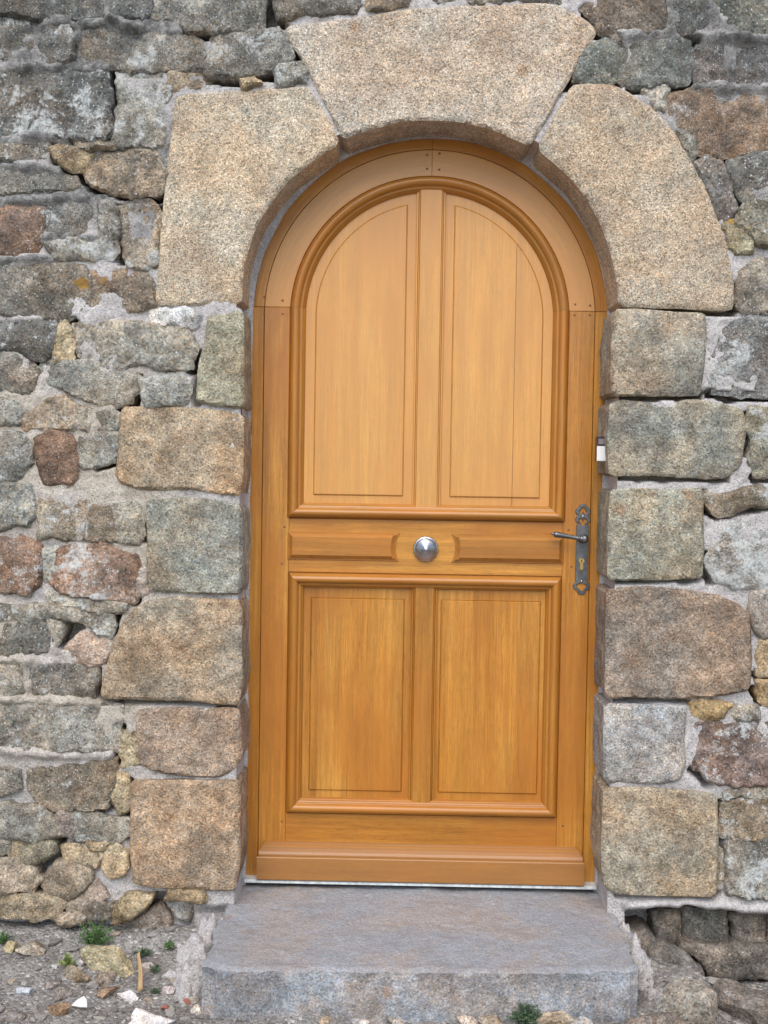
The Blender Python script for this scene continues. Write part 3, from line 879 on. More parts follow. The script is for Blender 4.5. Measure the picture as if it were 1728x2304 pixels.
def pdist(line, i0=None):
    best = np.full(len(PT), 1e9)
    L = np.array(line)
    mn = L.min(0) - .08
    mx = L.max(0) + .08
    sel = np.where((PT[:, 0] > mn[0]) & (PT[:, 0] < mx[0]) & (PT[:, 1] > mn[1]) & (PT[:, 1] < mx[1]))[0]
    p = PT[sel]
    b_ = np.full(len(p), 1e9)
    for i in range(len(L) - 1):
        d = L[i + 1] - L[i]
        t = np.clip(((p - L[i]) @ d) / max(d @ d, 1e-12), 0, 1)
        b_ = np.minimum(b_, np.hypot(*(p - (L[i] + t[:, None] * d)).T))
    best[sel] = b_
    return best


jn = fbm(q3, 30, 311, 2) * .003
grime = np.clip((PT[:, 1] - 1.55) / .35, 0, 1) * np.clip((np.abs(PT[:, 0]) - .45) / .25, 0, 1)
grime *= np.where(PT[:, 0] > 0, np.clip((PT[:, 1] - 1.75) / .25, 0, 1), 1)
grime *= np.clip(.75 + fbm(q3, 7, 321, 3), .15, 1)
for t, wd, pts in CORDS:
    L = [P(*px(t, p))[[0, 2]] for p in pts]
    d = pdist(L) + jn
    wm = wd / 800 * 1.0 * 1.4
    k_ = np.clip(1 - d / wm, 0, 1)
    Yf = Yf - (np.sqrt(1 - (1 - k_) ** 2)) * (.0145 + fbm(q3, 38, 316, 3, .65) * .008)
    if t in 'AE':
        grime = np.maximum(grime, np.clip(k_ * 2, 0, 1) * .9)
for t, wd, pts in GAPS:
    L = [P(*px(t, p))[[0, 2]] for p in pts]
    d = pdist(L) + jn
    wm = wd / 800 * .5 + .0055
    k_ = np.clip((wm + .005 - d) / .006, 0, 1)
    Yf = np.maximum(Yf, k_ * .085 + (1 - k_) * Yf)
# broken-off footing on the right: the face steps back below the mortar lip
lipz = -.012 + fbm(np.c_[PT[:, 0], np.zeros(len(PT)), np.zeros(len(PT))], 9, 331, 3) * .014
rec = (PT[:, 0] > .56) * np.clip((lipz - PT[:, 1]) / .012, 0, 1)
Yf = Yf * (1 - rec) + rec * .17
lip = (PT[:, 0] > .55) * np.clip(1 - np.abs(PT[:, 1] - lipz - .016) / .016, 0, 1)
Yf -= np.sqrt(lip) * .022
foot = (PT[:, 0] < -.5) * np.clip((-.03 - PT[:, 1]) / .03, 0, 1)
Yf = Yf + foot * .03
old = np.clip((-.60 - PT[:, 0]) / .15, 0, 1) * np.clip((1.55 - PT[:, 1]) / .2, 0, 1) * np.clip((PT[:, 1] - .25) / .2, 0, 1)
old *= np.clip(.8 + fbm(q3, 6, 341, 3) * .8, 0, 1)


def in_open(x, z, hw):
    return (np.abs(x) < hw) & (z < 1.593) | (np.hypot(x, z - 1.593) < hw)


PC = PT.copy()
_st = (PC[:, 1] < 1.585) & (np.abs(PC[:, 0]) < .505)
PC[_st, 0] = np.sign(PC[_st, 0] + 1e-9) * .505
_rr = np.hypot(PC[:, 0], PC[:, 1] - 1.593)
_ar = (PC[:, 1] >= 1.585) & (_rr < .520)
PC[_ar] = np.array([0, 1.593]) + (PC[_ar] - np.array([0, 1.593])) * (.520 / np.maximum(_rr[_ar], 1e-6))[:, None]
mverts = np.c_[PC[:, 0], Yf, PC[:, 1]]
idx = np.arange(NX * NZ).reshape(NZ, NX)
q = np.stack([idx[:-1, :-1], idx[:-1, 1:], idx[1:, 1:], idx[1:, :-1]], -1).reshape(-1, 4)
cen = PT[q].mean(1)
q = q[~in_open(cen[:, 0], cen[:, 1], .498)]
MV = [mverts]
MF = [tuple(f) for f in q]
MG = [grime]
MO = [old]
off = len(mverts)


def add_strip(path, y0, y1, n, nz, seed, g=0., o_=0.):
    """band along a path (x,z) going back from y0 to y1, slightly uneven"""
    global off
    path = np.asarray(path)
    m = len(path)
    rows = []
    for i in range(n + 1):
        yy = y0 + (y1 - y0) * i / n
        qq = np.c_[path, np.full(m, yy)]
        dd = fbm(qq, 18, seed, 3) * nz
        c_ = np.array([0, 1.2])
        nrm = path - np.where(path[:, 1:] > 1.593, np.array([[0, 1.593]]), np.c_[np.zeros(m), path[:, 1]])
        nrm /= np.maximum(np.hypot(*nrm.T), 1e-6)[:, None]
        p2 = path + nrm * dd[:, None]
        rows.append(np.c_[p2[:, 0], np.full(m, yy), p2[:, 1]])
    V = np.concatenate(rows)
    MV.append(V)
    MG.append(np.full(len(V), g))
    MO.append(np.full(len(V), o_))
    for i in range(n):
        for j in range(m - 1):
            a0 = off + i * m + j
            MF.append((a0, a0 + 1, a0 + m + 1, a0 + m))
    off += len(V)


def arch_path(hw, z0=-.06, n=60, step=.02, zc=1.593):
    pts = [(-hw, z) for z in np.arange(z0, zc, step)]
    pts += [(-hw * math.cos(t), zc + hw * math.sin(t)) for t in np.linspace(0, math.pi, n)]
    pts += [(hw, z) for z in np.arange(z0, zc, step)[::-1]]
    return pts


rv = []
for x, z in arch_path(.520):
    rv.append((x * (.505 / .520), z) if z < 1.583 else (x, z))
add_strip(rv, .008, .30, 16, .002, 401)
# pointing between frame and reveal
path_o, path_i = np.array(arch_path(.524)), np.array(arch_path(.4965))
m = len(path_o)
qn = fbm(np.c_[path_i, np.zeros(m)], 9, 411, 3) * .003
nrm = path_i - path_o
nrm /= np.hypot(*nrm.T)[:, None]
for A_, B_, ya, yb in ((path_o, path_i + nrm * qn[:, None], .136, .1625), (path_i + nrm * qn[:, None], path_i + nrm * qn[:, None], .1625, .178)):
    V = np.concatenate([np.c_[A_[:, 0], np.full(m, ya), A_[:, 1]], np.c_[B_[:, 0], np.full(m, yb), B_[:, 1]]])
    MV.append(V)
    MG.append(np.zeros(len(V)))
    MO.append(np.zeros(len(V)))
    for j in range(m - 1):
        MF.append((off + j, off + j + 1, off + m + j + 1, off + m + j))
    off += len(V)
# outer part of the wall, its ends, its top and a back
WX, WT, WD = 3.4, 4.2, .55


def add_quad(pts, sub=None):
    global off
    V = np.array(pts, float)
    MV.append(V)
    MG.append(np.full(4, .2))
    MO.append(np.full(4, .3))
    MF.append((off, off + 1, off + 2, off + 3))
    off += 4


yb = .016
for (x0, x1, z0, z1) in ((-WX, XA, -.42, WT), (XB, WX, -.42, WT), (XA, XB, ZB, WT)):
    add_quad([(x0, yb, z0), (x1, yb, z0), (x1, yb, z1), (x0, yb, z1)])
add_quad([(-WX, yb, WT), (WX, yb, WT), (WX, WD, WT), (-WX, WD, WT)])
add_quad([(-WX, WD, -.42), (-WX, yb, -.42), (-WX, yb, WT), (-WX, WD, WT)])
add_quad([(WX, yb, -.42), (WX, WD, -.42), (WX, WD, WT), (WX, yb, WT)])
add_quad([(WX, WD, -.42), (-WX, WD, -.42), (-WX, WD, WT), (WX, WD, WT)])
mo = mesh_obj('mortar', np.concatenate(MV), MF, M_MORT, wall)
for nm, arr in (('grime', np.concatenate(MG)), ('old', np.concatenate(MO))):
    at = mo.data.attributes.new(nm, 'FLOAT', 'POINT')
    at.data.foreach_set('value', np.asarray(arr, np.float32))

# rest of the masonry beyond the frame: one mesh
def outer_stones():
    V, F = [], []
    o_ = 0
    cols = []
    r = random.Random(91)

    def block(x0, x1, z0, z1):
        nonlocal o_
        g = .011
        n = 9
        xs = np.linspace(x0 + g, x1 - g, n)
        zs = np.linspace(z0 + g, z1 - g, n)
        X, Z = np.meshgrid(xs, zs)
        s = np.linspace(-1, 1, n)
        U, W_ = np.meshgrid(s, s)
        sq = .93
        cx_, cz_ = (x0 + x1) / 2, (z0 + z1) / 2
        rad = (np.abs(U) ** 6 + np.abs(W_) ** 6) ** (1 / 6)
        k_ = np.where(rad > 1e-6, np.maximum(np.abs(U), np.abs(W_)) / np.maximum(rad, 1e-6), 1)
        X = cx_ + (X - cx_) * k_
        Z = cz_ + (Z - cz_) * k_
        p = np.c_[X.ravel(), Z.ravel(), np.full(n * n, r.random() * 9)]
        ed = np.maximum(np.abs(U), np.abs(W_)).ravel()
        Y = -.006 - .01 * (1 - ed ** 2) + np.where(ed > .99, .05, np.where(ed > .7, .006, 0)) + fbm(p, 9, 5, 3) * .007
        X = X.ravel() + fbm(p, 8, 11, 2) * .012
        Z = Z.ravel() + fbm(p, 8, 13, 2) * .010
        V.append(np.c_[X, Y, Z])
        for i in range(n - 1):
            for j in range(n - 1):
                a0 = o_ + i * n + j
                F.append((a0, a0 + 1, a0 + n + 1, a0 + n))
        o_ += n * n

    xl, xr, zt = -1.195, .925, 2.45

    def fill(x0, x1, z0, z1):
        z = z0
        while z < z1 - .05:
            h_ = min(r.uniform(.13, .27), z1 - z)
            if z1 - z - h_ < .08:
                h_ = z1 - z
            x = x0
            while x < x1 - .05:
                w_ = min(r.uniform(.16, .42), x1 - x)
                if x1 - x - w_ < .10:
                    w_ = x1 - x
                if r.random() < .3:
                    c_ = r.uniform(.4, .6)
                    block(x, x + w_, z, z + h_ * c_)
                    block(x, x + w_, z + h_ * c_, z + h_)
                else:
                    block(x, x + w_, z, z + h_)
                x += w_
            z += h_
    fill(-WX, xl, -.25, zt)
    fill(xr + .03, WX, -.02, zt)
    fill(-WX, WX, zt, WT)
    ob = mesh_obj('wall_stones', np.concatenate(V), F, M_RUB, wall)
    ob.color = srgb(134, 130, 122) + (.35,)
    ob['stain'] = .4
    ob['film'] = .4
    ob['kind'] = 'stuff'


outer_stones()

# ------------------------------------------------------------------ the door
YD = .17
door = empty('front_door', (0, YD, 0))
tag(door, 'varnished honey oak panelled door with a round arched top, set in the granite doorway', 'door')
door.location = (0, 0, 0)


def board(name, poly, y, thick, mat=M_OAK, bev=.0015, holes=(), grain='z', parent=door, uvo=None, polar=None):
    """a flat piece facing -Y with its front at y"""
    V0, F0, U0 = board_data(poly, y, thick, bev, holes, grain, uvo, polar)
    return mesh_obj(name, V0, F0, mat, parent, False, U0)


def board_data(poly, y, thick, bev=.0015, holes=(), grain='z', uvo=None, polar=None):
    poly = np.asarray(poly, float)
    if area(poly) < 0:
        poly = poly[::-1]
    hs = []
    for h_ in holes:
        h_ = np.asarray(h_, float)
        hs.append(h_ if area(h_) > 0 else h_[::-1])
    inner = offset_poly(poly, bev)
    hin = [offset_poly(h_, -bev) for h_ in hs]
    V2, F2 = tri_fill(inner, [], hin)
    verts = [(a_, y, b_) for a_, b_ in V2]
    faces = [tuple(f) for f in F2]
    for lp_in, lp_out, flip in [(inner, poly, False)] + [(a_, b_, True) for a_, b_ in zip(hin, hs)]:
        n = len(lp_in)
        o0 = len(verts)
        verts += [(a_, y, b_) for a_, b_ in lp_in]
        verts += [(a_, y + bev, b_) for a_, b_ in lp_out]
        verts += [(a_, y + thick, b_) for a_, b_ in lp_out]
        for i in range(n):
            j = (i + 1) % n
            for r in (0, 1):
                f = (o0 + r * n + j, o0 + r * n + i, o0 + (r + 1) * n + i, o0 + (r + 1) * n + j)
                faces.append(f[::-1] if flip else f)
    if uvo is None:
        uvo = (rng.uniform(0, 40), rng.uniform(0, 40))
    uvs = []
    for f in faces:
        for vi in f:
            x, yy, z = verts[vi]
            if polar:
                t = math.atan2(z - polar[1], x - polar[0])
                rr = math.hypot(x - polar[0], z - polar[1])
                uvs.append((t * .43 + uvo[0], rr + uvo[1] + (yy - y)))
            elif grain == 'z':
                uvs.append((z + uvo[0], x + uvo[1] + (yy - y)))
            elif grain == 'x':
                uvs.append((x + uvo[0], z + uvo[1] + (yy - y)))
            else:
                ca, sa = math.cos(grain), math.sin(grain)
                uvs.append((x * ca + z * sa + uvo[0], -x * sa + z * ca + uvo[1]))
    return verts, faces, uvs


def rect(x0, x1, z0, z1):
    return [(x0, z0), (x1, z0), (x1, z1), (x0, z1)]


def arcpts(r, a0, a1, n, c=(0, 1.593)):
    return [(c[0] + r * math.cos(R_(t)), c[1] + r * math.sin(R_(t))) for t in np.linspace(a0, a1, n)]


ZJ = 1.615
RG, RF = .4645, .56
aj = math.degrees(math.asin((ZJ - 1.593) / RG))


def head(r_in, r_out, a0, a1, n=26):
    """part of the arch between two radii; below the centre line's joint it stays straight"""
    return arcpts(r_out, a0, a1, n) + arcpts(r_in, a1, a0, n)


# fixed frame
g = .0006
frame = None
fv, ff, fu = [], [], []


def merge(data):
    global fv, ff, fu
    o_ = len(fv)
    fv += data[0]
    ff += [tuple(i + o_ for i in f) for f in data[1]]
    fu += data[2]


def rotjoint(r):
    return math.degrees(math.asin((ZJ - 1.593) / r))


def half_head(r_in, r_out, side, gap):
    """one half of an arched board from the springing joint to the crown"""
    pts = arcpts(r_out, rotjoint(r_out), 90, 30)
    pts += arcpts(r_in, 90, rotjoint(r_in), 30)
    pts = [(max(x, gap), z) for x, z in pts]
    pts = [(x, max(z, ZJ + gap)) for x, z in pts]
    return [(x * side, z) for x, z in pts]


for sd in (-1, 1):
    merge(board_data(rect(*sorted((sd * (RG + .0008), sd * RF)), -.01, 1.593) if False else [(sd * (RG + .0008), -.012), (sd * RF, -.012), (sd * RF, ZJ - g), (sd * (RG + .0008), ZJ - g)], YD, .05))
    merge(board_data(half_head(RG + .0008, RF, sd, g * .5), YD, .05, .0005, polar=(0, 1.593)))
mesh_obj('door_frame', fv, ff, M_OAK, door, False, fu)

# stiles, arched head halves, rails of the leaf
XS = .385
for sd in (-1, 1):
    board('stile', [(sd * .3875, .004), (sd * (RG - .0008), .004), (sd * (RG - .0008), ZJ - g), (sd * .3925, ZJ - g), (sd * .3925, 1.0205), (sd * .3875, 1.0205)], YD, .045, bev=.001)
    board('arch_head', half_head(.3925, RG - .0008, sd, g * .5), YD, .045, M_OAK_GLARE, bev=.0005, polar=(0, 1.593))
board('lock_rail', rect(-.3875 + g, .3875 - g, .8685, 1.0205), YD + .0004, .04, grain='x', bev=.0006)
board('bottom_rail', rect(-.3875 + g, .3875 - g, .004, .1775), YD + .0004, .04, grain='x', bev=.0006)


# mouldings
PROF = [(-.0032, -.004), (-.003, -.007), (0, -.007), (.001, .006), (.003, .013), (.007, .0185), (.012, .0215), (.018, .021), (.023, .0175), (.0262, .0120), (.0272, .0070), (.0300, .0068), (.0345, .0060), (.0352, .0020), (.0385, .0005), (.0400, -.0040), (.0420, -.0090), (.043, -.013)]


def sweep(name, segs, prof, yd, mat, closed_pts, parent=door):
    """closed_pts: clockwise or ccw closed path; inward offset mitred; segs: indexes where a new piece starts"""
    pth = np.asarray(closed_pts, float)
    if area(pth) < 0:
        pth = pth[::-1]
    n = len(pth)
    rows = []
    for t, h_ in prof:
        rows.append((offset_poly(pth, t), h_))
    dist = np.r_[0, np.cumsum(np.hypot(*(np.roll(pth, -1, 0) - pth).T))]
    e1 = pth - np.roll(pth, 1, 0)
    e2 = np.roll(pth, -1, 0) - pth
    ang = np.abs(np.arctan2(e1[:, 0] * e2[:, 1] - e1[:, 1] * e2[:, 0], (e1 * e2).sum(1)))
    corner = ang > R_(20)
    for s in segs:
        corner[np.argmin(np.hypot(*(pth - np.array(s)).T))] = True
    pl = np.r_[0, np.cumsum([math.hypot(prof[i + 1][0] - prof[i][0], prof[i + 1][1] - prof[i][1]) for i in range(len(prof) - 1)])]
    V, F, U = [], [], []
    st = int(np.argmax(corner))
    uo = (rng.uniform(0, 40), rng.uniform(0, 40))
    k_ = len(prof)
    for s in range(n):
        i = (st + s) % n
        j = (i + 1) % n
        if corner[i]:
            uo = (rng.uniform(0, 40), rng.uniform(0, 40))
        new = corner[i] or s == 0
        if new:
            shift = (pth[j] - pth[i]) / max(np.hypot(*(pth[j] - pth[i])), 1e-9) * .0004
            for a_ in range(k_):
                V.append((rows[a_][0][i][0] + shift[0], yd - rows[a_][1], rows[a_][0][i][1] + shift[1]))
        o0 = len(V) - k_
        for a_ in range(k_):
            V.append((rows[a_][0][j][0], yd - rows[a_][1], rows[a_][0][j][1]))
        for a_ in range(k_ - 1):
            F.append((o0 + a_, o0 + k_ + a_, o0 + k_ + a_ + 1, o0 + a_ + 1))
            u0, u1 = dist[i] + uo[0], dist[i + 1] + uo[0]
            U += [(u0, pl[a_] + uo[1]), (u1, pl[a_] + uo[1]), (u1, pl[a_ + 1] + uo[1]), (u0, pl[a_ + 1] + uo[1])]
    o = mesh_obj(name, V, F, mat, parent, True, U)
    return o


UP = [(-.39, 1.023), (.39, 1.023), (.39, 1.30), (.39, ZJ)] + arcpts(.39, rotjoint(.39) + 2, 178 - rotjoint(.39), 64) + [(-.39, ZJ), (-.39, 1.30)]
LO = [(-.385, .180), (.385, .180), (.385, .866), (-.385, .866)]
sweep('moulding', [(.39, ZJ), (-.39, ZJ)], PROF, YD, M_OAKM, UP)
sweep('moulding', [], PROF, YD, M_OAKM, LO)

# panels: a thin margin with a raised field
RI = .349


def clip_arch(x0, x1, z0, r, n=24):
    """panel outline between x0 and x1, arched at the top"""
    sx = -1 if x1 <= 0 else 1
    xo, xi = (abs(x0), abs(x1)) if sx < 0 else (abs(x1), abs(x0))
    ti = math.degrees(math.acos(xi / r))
    pts = [(xi, z0), (xo, z0)]
    if xo >= r - 1e-6:
        pts += arcpts(r, 0, ti, n)
    else:
        pts += arcpts(r, math.degrees(math.acos(xo / r)), ti, n)
    return [(sx * x, z) for x, z in pts]


def panel(name, margin, field, mat=M_OAK, grain='z'):
    global fv, ff, fu
    fv, ff, fu = [], [], []
    uo = (rng.uniform(0, 40), rng.uniform(0, 40))
    f_ = np.array(field)
    if area(f_) < 0:
        f_ = f_[::-1]
    merge(board_data(margin, YD + .0105, .005, .0005, [offset_poly(f_, -.0007)], grain, uo))
    merge(board_data(field, YD + .0062, .0093, .0032, (), grain, uo))
    merge(board_data(margin, YD + .0155, .006, .0005, (), grain, uo))
    return mesh_obj(name, fv, ff, mat, door, False, fu)


for sd in (-1, 1):
    mg = clip_arch(.030, .352, 1.060, .3521)
    fd = clip_arch(.0665, .3200, 1.088, .3200)
    panel('panel', [(sd * x, z) for x, z in mg], [(sd * x, z) for x, z in fd], M_OAK_GLARE)
    if sd < 0:
        panel('panel', rect(-.352, -.028, .205, .84), rect(-.322, -.057, .2425, .794))
    else:
        panel('panel', rect(.028, .352, .205, .84), rect(.040 + .008, .330, .2425, .794))
# the narrow crack between the two boards of the right-hand upper panel
board('panel_seam', rect(.2415, .2424, 1.066, 1.80), YD + .0048, .002, M_PEG, .0002)


# mullions: flat muntins with a bead on either edge
def mullion(z0, z1, hw):
    global fv, ff, fu
    fv, ff, fu = [], [], []
    merge(board_data(rect(-hw + .007, hw - .007, z0, z1), YD - .002, .02, .0012))
    for sd in (-1, 1):
        a_, b_ = sorted((sd * (hw - .0066), sd * (hw - .0030)))
        merge(board_data(rect(a_, b_, z0, z1), YD - .0005, .02, .0014))
        a_, b_ = sorted((sd * (hw - .0026), sd * (hw + .0035)))
        merge(board_data(rect(a_, b_, z0, z1), YD + .004, .02, .0018))
    return mesh_obj('mullion', fv, ff, M_OAK_GLARE if z0 > 1 else M_OAK, door, False, fu)


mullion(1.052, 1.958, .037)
mullion(.2050, .8400, .033)

# little panels of the lock rail, hollowed towards the knob
KN = (.001, .942)
for sd in (-1, 1):
    r = .083
    za, zb = .9035, .9835
    t0 = math.degrees(math.asin((za - KN[1]) / r))
    t1 = math.degrees(math.asin((zb - KN[1]) / r))

    def rp(i0, i1, i2, rr):
        z0, z1 = za + i1, zb - i1
        ta, tb = math.degrees(math.asin((z0 - KN[1]) / rr)), math.degrees(math.asin((z1 - KN[1]) / rr))
        pts = [(KN[0] + rr * math.cos(R_(t)), KN[1] + rr * math.sin(R_(t))) for t in np.linspace(tb, ta, 16)]
        return [(sd * x, z) for x, z in pts + [(.3905 - i2, z0), (.3905 - i2, z1)]]
    fv, ff, fu = [], [], []
    uo = (rng.uniform(0, 40), rng.uniform(0, 40))
    merge(board_data(rp(0, 0, 0, r), YD - .003, .01, .0015, (), 'x', uo))
    merge(board_data(rp(.0035, .0035, .0035, r + .0035), YD - .0050, .01, .0015, (), 'x', uo))
    merge(board_data(rp(.006, .006, .006, r + .006), YD - .0145, .014, .0085, (), 'x', uo))
    mesh_obj('rail_panel', fv, ff, M_OAKM, door, False, fu)


def lathe(name, prof, origin, axis, mat, parent, n=32):
    """profile (distance along axis, radius)"""
    ax = Vector(axis).normalized()
    sdv = ax.orthogonal().normalized()
    up = ax.cross(sdv)
    V, F = [], []
    for d, r in prof:
        for i in range(n):
            t = 2 * math.pi * i / n
            V.append(Vector(origin) + ax * d + (sdv * math.cos(t) + up * math.sin(t)) * max(r, 1e-5))
    for k_ in range(len(prof) - 1):
        for i in range(n):
            j = (i + 1) % n
            F.append((k_ * n + i, k_ * n + j, (k_ + 1) * n + j, (k_ + 1) * n + i))
    F.append(tuple(range(n))[::-1])
    F.append(tuple(range((len(prof) - 1) * n, len(prof) * n)))
    return mesh_obj(name, V, F, mat, parent, True)


knob = lathe('knob', [(0, .031), (.003, .0355), (.007, .0352), (.009, .0330), (.0094, .0302), (.0122, .0298), (.0140, .0284), (.0165, .0250), (.0225, .0168), (.0285, .0088), (.0330, .0030), (.0337, 0.0)], (KN[0], YD, KN[1] - .002), (0, -1, 0), M_NICK, door, 48)

# lock plate with pierced trefoils
xc = .4425
PS = 1 / 4180.0           # close-up pixels to metres


def q_(x, y):
    return (xc + (x - 592) * PS * 1.0, .9465 - (y - 1560) * PS)


def blob(cs):
    """outline of a union of discs (star-shaped about the mean)"""
    cs = np.array(cs, float)
    c0 = cs[:, :2].mean(0)
    out = []
    for t in np.linspace(0, 2 * math.pi, 72, endpoint=False):
        d = np.array([math.cos(t), math.sin(t)])
        best = 0
        for x, y, r in cs:
            v = np.array([x, y]) - c0
            b_ = v @ d
            disc = b_ * b_ - (v @ v) + r * r
            if disc > 0:
                best = max(best, b_ + math.sqrt(disc))
        out.append(c0 + d * best)
    return [q_(*p) for p in out]


def plate_outline():
    R = []

    def arc(cx_, cy_, r, a0, a1, n=12):
        for t in np.linspace(R_(a0), R_(a1), n):
            R.append((cx_ + r * math.cos(t), cy_ + r * math.sin(t)))
    # right side from the crown down, in close-up pixels (y down); plate straightened
    arc(592, 1072, 50, -90, -12)
    arc(638, 1112, 43, -72, 72, 14)
    arc(638, 1208, 43, -72, 78, 14)
    R.append((640, 1262)); R.append((660, 1266)); R.append((666, 1284))
    R.append((666, 1935)); R.append((652, 1948))
    arc(645, 1998, 46, -62, 88, 14)
    arc(592, 2048, 52, 5, 90)
    left = [(2 * 592 - x, y) for x, y in R[::-1][1:-1]]
    return [q_(x, y) for x, y in R + left]


holes = [blob([(592, 1092, 26), (566, 1122, 21), (618, 1122, 21)]), blob([(566, 1222, 24), (618, 1222, 24), (592, 1258, 26)]), blob([(558, 1996, 26), (626, 1996, 26), (592, 2022, 30), (592, 1982, 22)])]
plate = board('lock_plate', plate_outline(), YD - .0045, .0042, M_IRON, .0012, holes, 'z')
cy_ = q_(592, 1432)
lathe('handle_rose', [(0, .0135), (.003, .0135), (.006, .0118), (.012, .0108), (.020, .0108), (.028, .0112), (.036, .0105), (.040, .0075), (.0415, .003)], (cy_[0] + .001, YD - .0045, cy_[1]), (0, -1, 0), M_IRON, plate, 28)
lv0 = Vector((cy_[0] - .004, YD - .036, cy_[1]))
lathe('lever', [(0, .0082), (.006, .0086), (.008, .0064), (.010, .0064), (.0105, .0082), (.0135, .0082), (.0142, .0058), (.020, .0055), (.034, .0058), (.050, .0066), (.066, .0078), (.076, .0084), (.081, .0078), (.0835, .0050), (.0845, .0032), (.088, .0034), (.090, .0026), (.0905, .0005)], lv0, (-1, -.06, .155), M_IRON, plate, 24)
kc = q_(586, 1735)
kp = []
for t in np.linspace(-50, 230, 24):
    kp.append((kc[0] + .0085 * math.cos(R_(t)), kc[1] + .0085 + .0085 * math.sin(R_(t))))
kp += [(kc[0] - .0050, kc[1] - .012)] + [(kc[0] + .0050 * math.cos(R_(t)), kc[1] - .013 + .0050 * math.sin(R_(t))) for t in np.linspace(180, 360, 10)]
cyl = board('key_cylinder', kp, YD - .0075, .006, M_BRASS, .0008, parent=plate)
board('keyhole', [(kc[0] - .0011, kc[1] + .0055), (kc[0] + .0011, kc[1] + .0055), (kc[0] + .0011, kc[1] + .0135), (kc[0] - .0011, kc[1] + .0135)], YD - .0078, .001, M_DARK, .0002, parent=cyl)
for yy_ in (1172, 1940):
    sc = q_(592, yy_)
    lathe('screw', [(0, .0036), (.0012, .0036), (.0022, .0025), (.0026, .0005)], (sc[0], YD - .0045, sc[1]), (0, -1, 0), M_NICK, plate, 16)

# oak pegs
PEGS = [(593 + 2, 668), (636, 676), (595, 705), (636, 706), (1128 + 460 / 2.765, 560 + 345 / 2.765), (1128 + 552 / 2.765, 560 + 352 / 2.765), (1128 + 455 / 2.765, 560 + 412 / 2.765), (1128 + 549 / 2.765, 560 + 412 / 2.765), (640, 1185), (634, 1268), (1279, 1192), (1286, 1275), (634, 1848), (1266, 1858), (500 + 1275 / 2.765, 965 / 2.765), (500 + 1352 / 2.765, 955 / 2.765), (500 + 1275 / 2.765, 1050 / 2.765), (500 + 1350 / 2.765, 1055 / 2.765)]
for u, v in PEGS:
    p = P(u, v, YD)
    lathe('peg', [(0, .0034), (.0003, .0032), (.0006, .0005)], (p[0], YD - .0002, p[2]), (0, -1, 0), M_PEG, door, 12)

# weather board: bar with a sloped, stepped top
WB = [(0, .0960, .441), (-.009, .0940, .444), (-.0095, .0915, .4445), (-.016, .0895, .449), (-.022, .0855, .452), (-.0225, .0825, .4525), (-.031, .0755, .4585), (-.034, .0690, .4585), (-.0345, .0655, .4585), (-.0335, .0640, .4585), (-.0395, .0620, .4625), (-.0405, .0600, .4625), (-.0405, -.0010, .4625), (-.0390, -.0030, .4625), (-.004, -.0030, .4625)]
V, F, U = [], [], []
for y_, z_, hx in WB:
    for sd in (-1, 1):
        V.append((sd * hx, YD + y_, z_))
for i in range(len(WB) - 1):
    F.append((2 * i, 2 * i + 2, 2 * i + 3, 2 * i + 1))
    U += [(-.46, i * .03), (-.46, i * .03 + .03), (.46, i * .03 + .03), (.46, i * .03)]
n = len(WB)
F.append(tuple(2 * i for i in range(n))[::-1])
U += [(3 + WB[i][0], 7 + WB[i][1]) for i in range(n)][::-1]
F.append(tuple(2 * i + 1 for i in range(n)))
U += [(5 + WB[i][0], 7 + WB[i][1]) for i in range(n)]
mesh_obj('weather_board', V, F, M_OAKW, door, False, U)

# threshold: metal strip on a dark sill
mesh_obj('threshold', [(x, YD + y_, z_) for x in (-.498, .498) for y_, z_ in ((.03, -.004), (-.03, -.006), (-.034, -.008), (-.034, -.014), (-.030, -.016), (.03, -.016))], [(0, 1, 7, 6), (1, 2, 8, 7), (2, 3, 9, 8), (3, 4, 10, 9), (4, 5, 11, 10), (0, 6, 11, 5), (0, 5, 4, 3, 2, 1), (6, 7, 8, 9, 10, 11)], M_ALU, door, False)

# small box on the frame
M_BOXD = mat_plain('dark_plastic', (0.045, 0.026, 0.030), .35)
M_BOXW = mat_plain('white_plastic', (0.80, 0.78, 0.74), .4, .04)
M_BOXG = mat_plain('grey_label', (0.22, 0.19, 0.19), .5)
BY = .055
p0 = P(1343.5, 982, BY)
p1 = P(1367.5, 1037, BY)
bx = empty('latch_box', (float((p0[0] + p1[0]) / 2), BY, float(p1[2])))
tag(bx, 'small dark brown and white plastic box fixed to the right jamb', 'box')


def lbox(name, x0, x1, z0, z1, y0, y1, mat, par):
    c = Vector(par.location)
    d = board_data(rect(x0 - c.x, x1 - c.x, z0 - c.z, z1 - c.z), y0 - c.y, y1 - y0, .0012)
    return mesh_obj(name, d[0], d[1], mat, par, False)


zm = p1[2] + .60 * (p0[2] - p1[2])
lbox('body', p0[0] + .0008, p1[0] + .001, p1[2], p0[2], BY, BY + .030, M_BOXD, bx)
lbox('white_cover', p0[0], p1[0] - .0006, p1[2] - .0008, zm, BY - .0035, BY - .0002, M_BOXW, bx)
lbox('window', p0[0] + .004, p1[0] - .0085, zm + .005, p0[2] - .006, BY - .0010, BY + .0005, M_BOXG, bx)

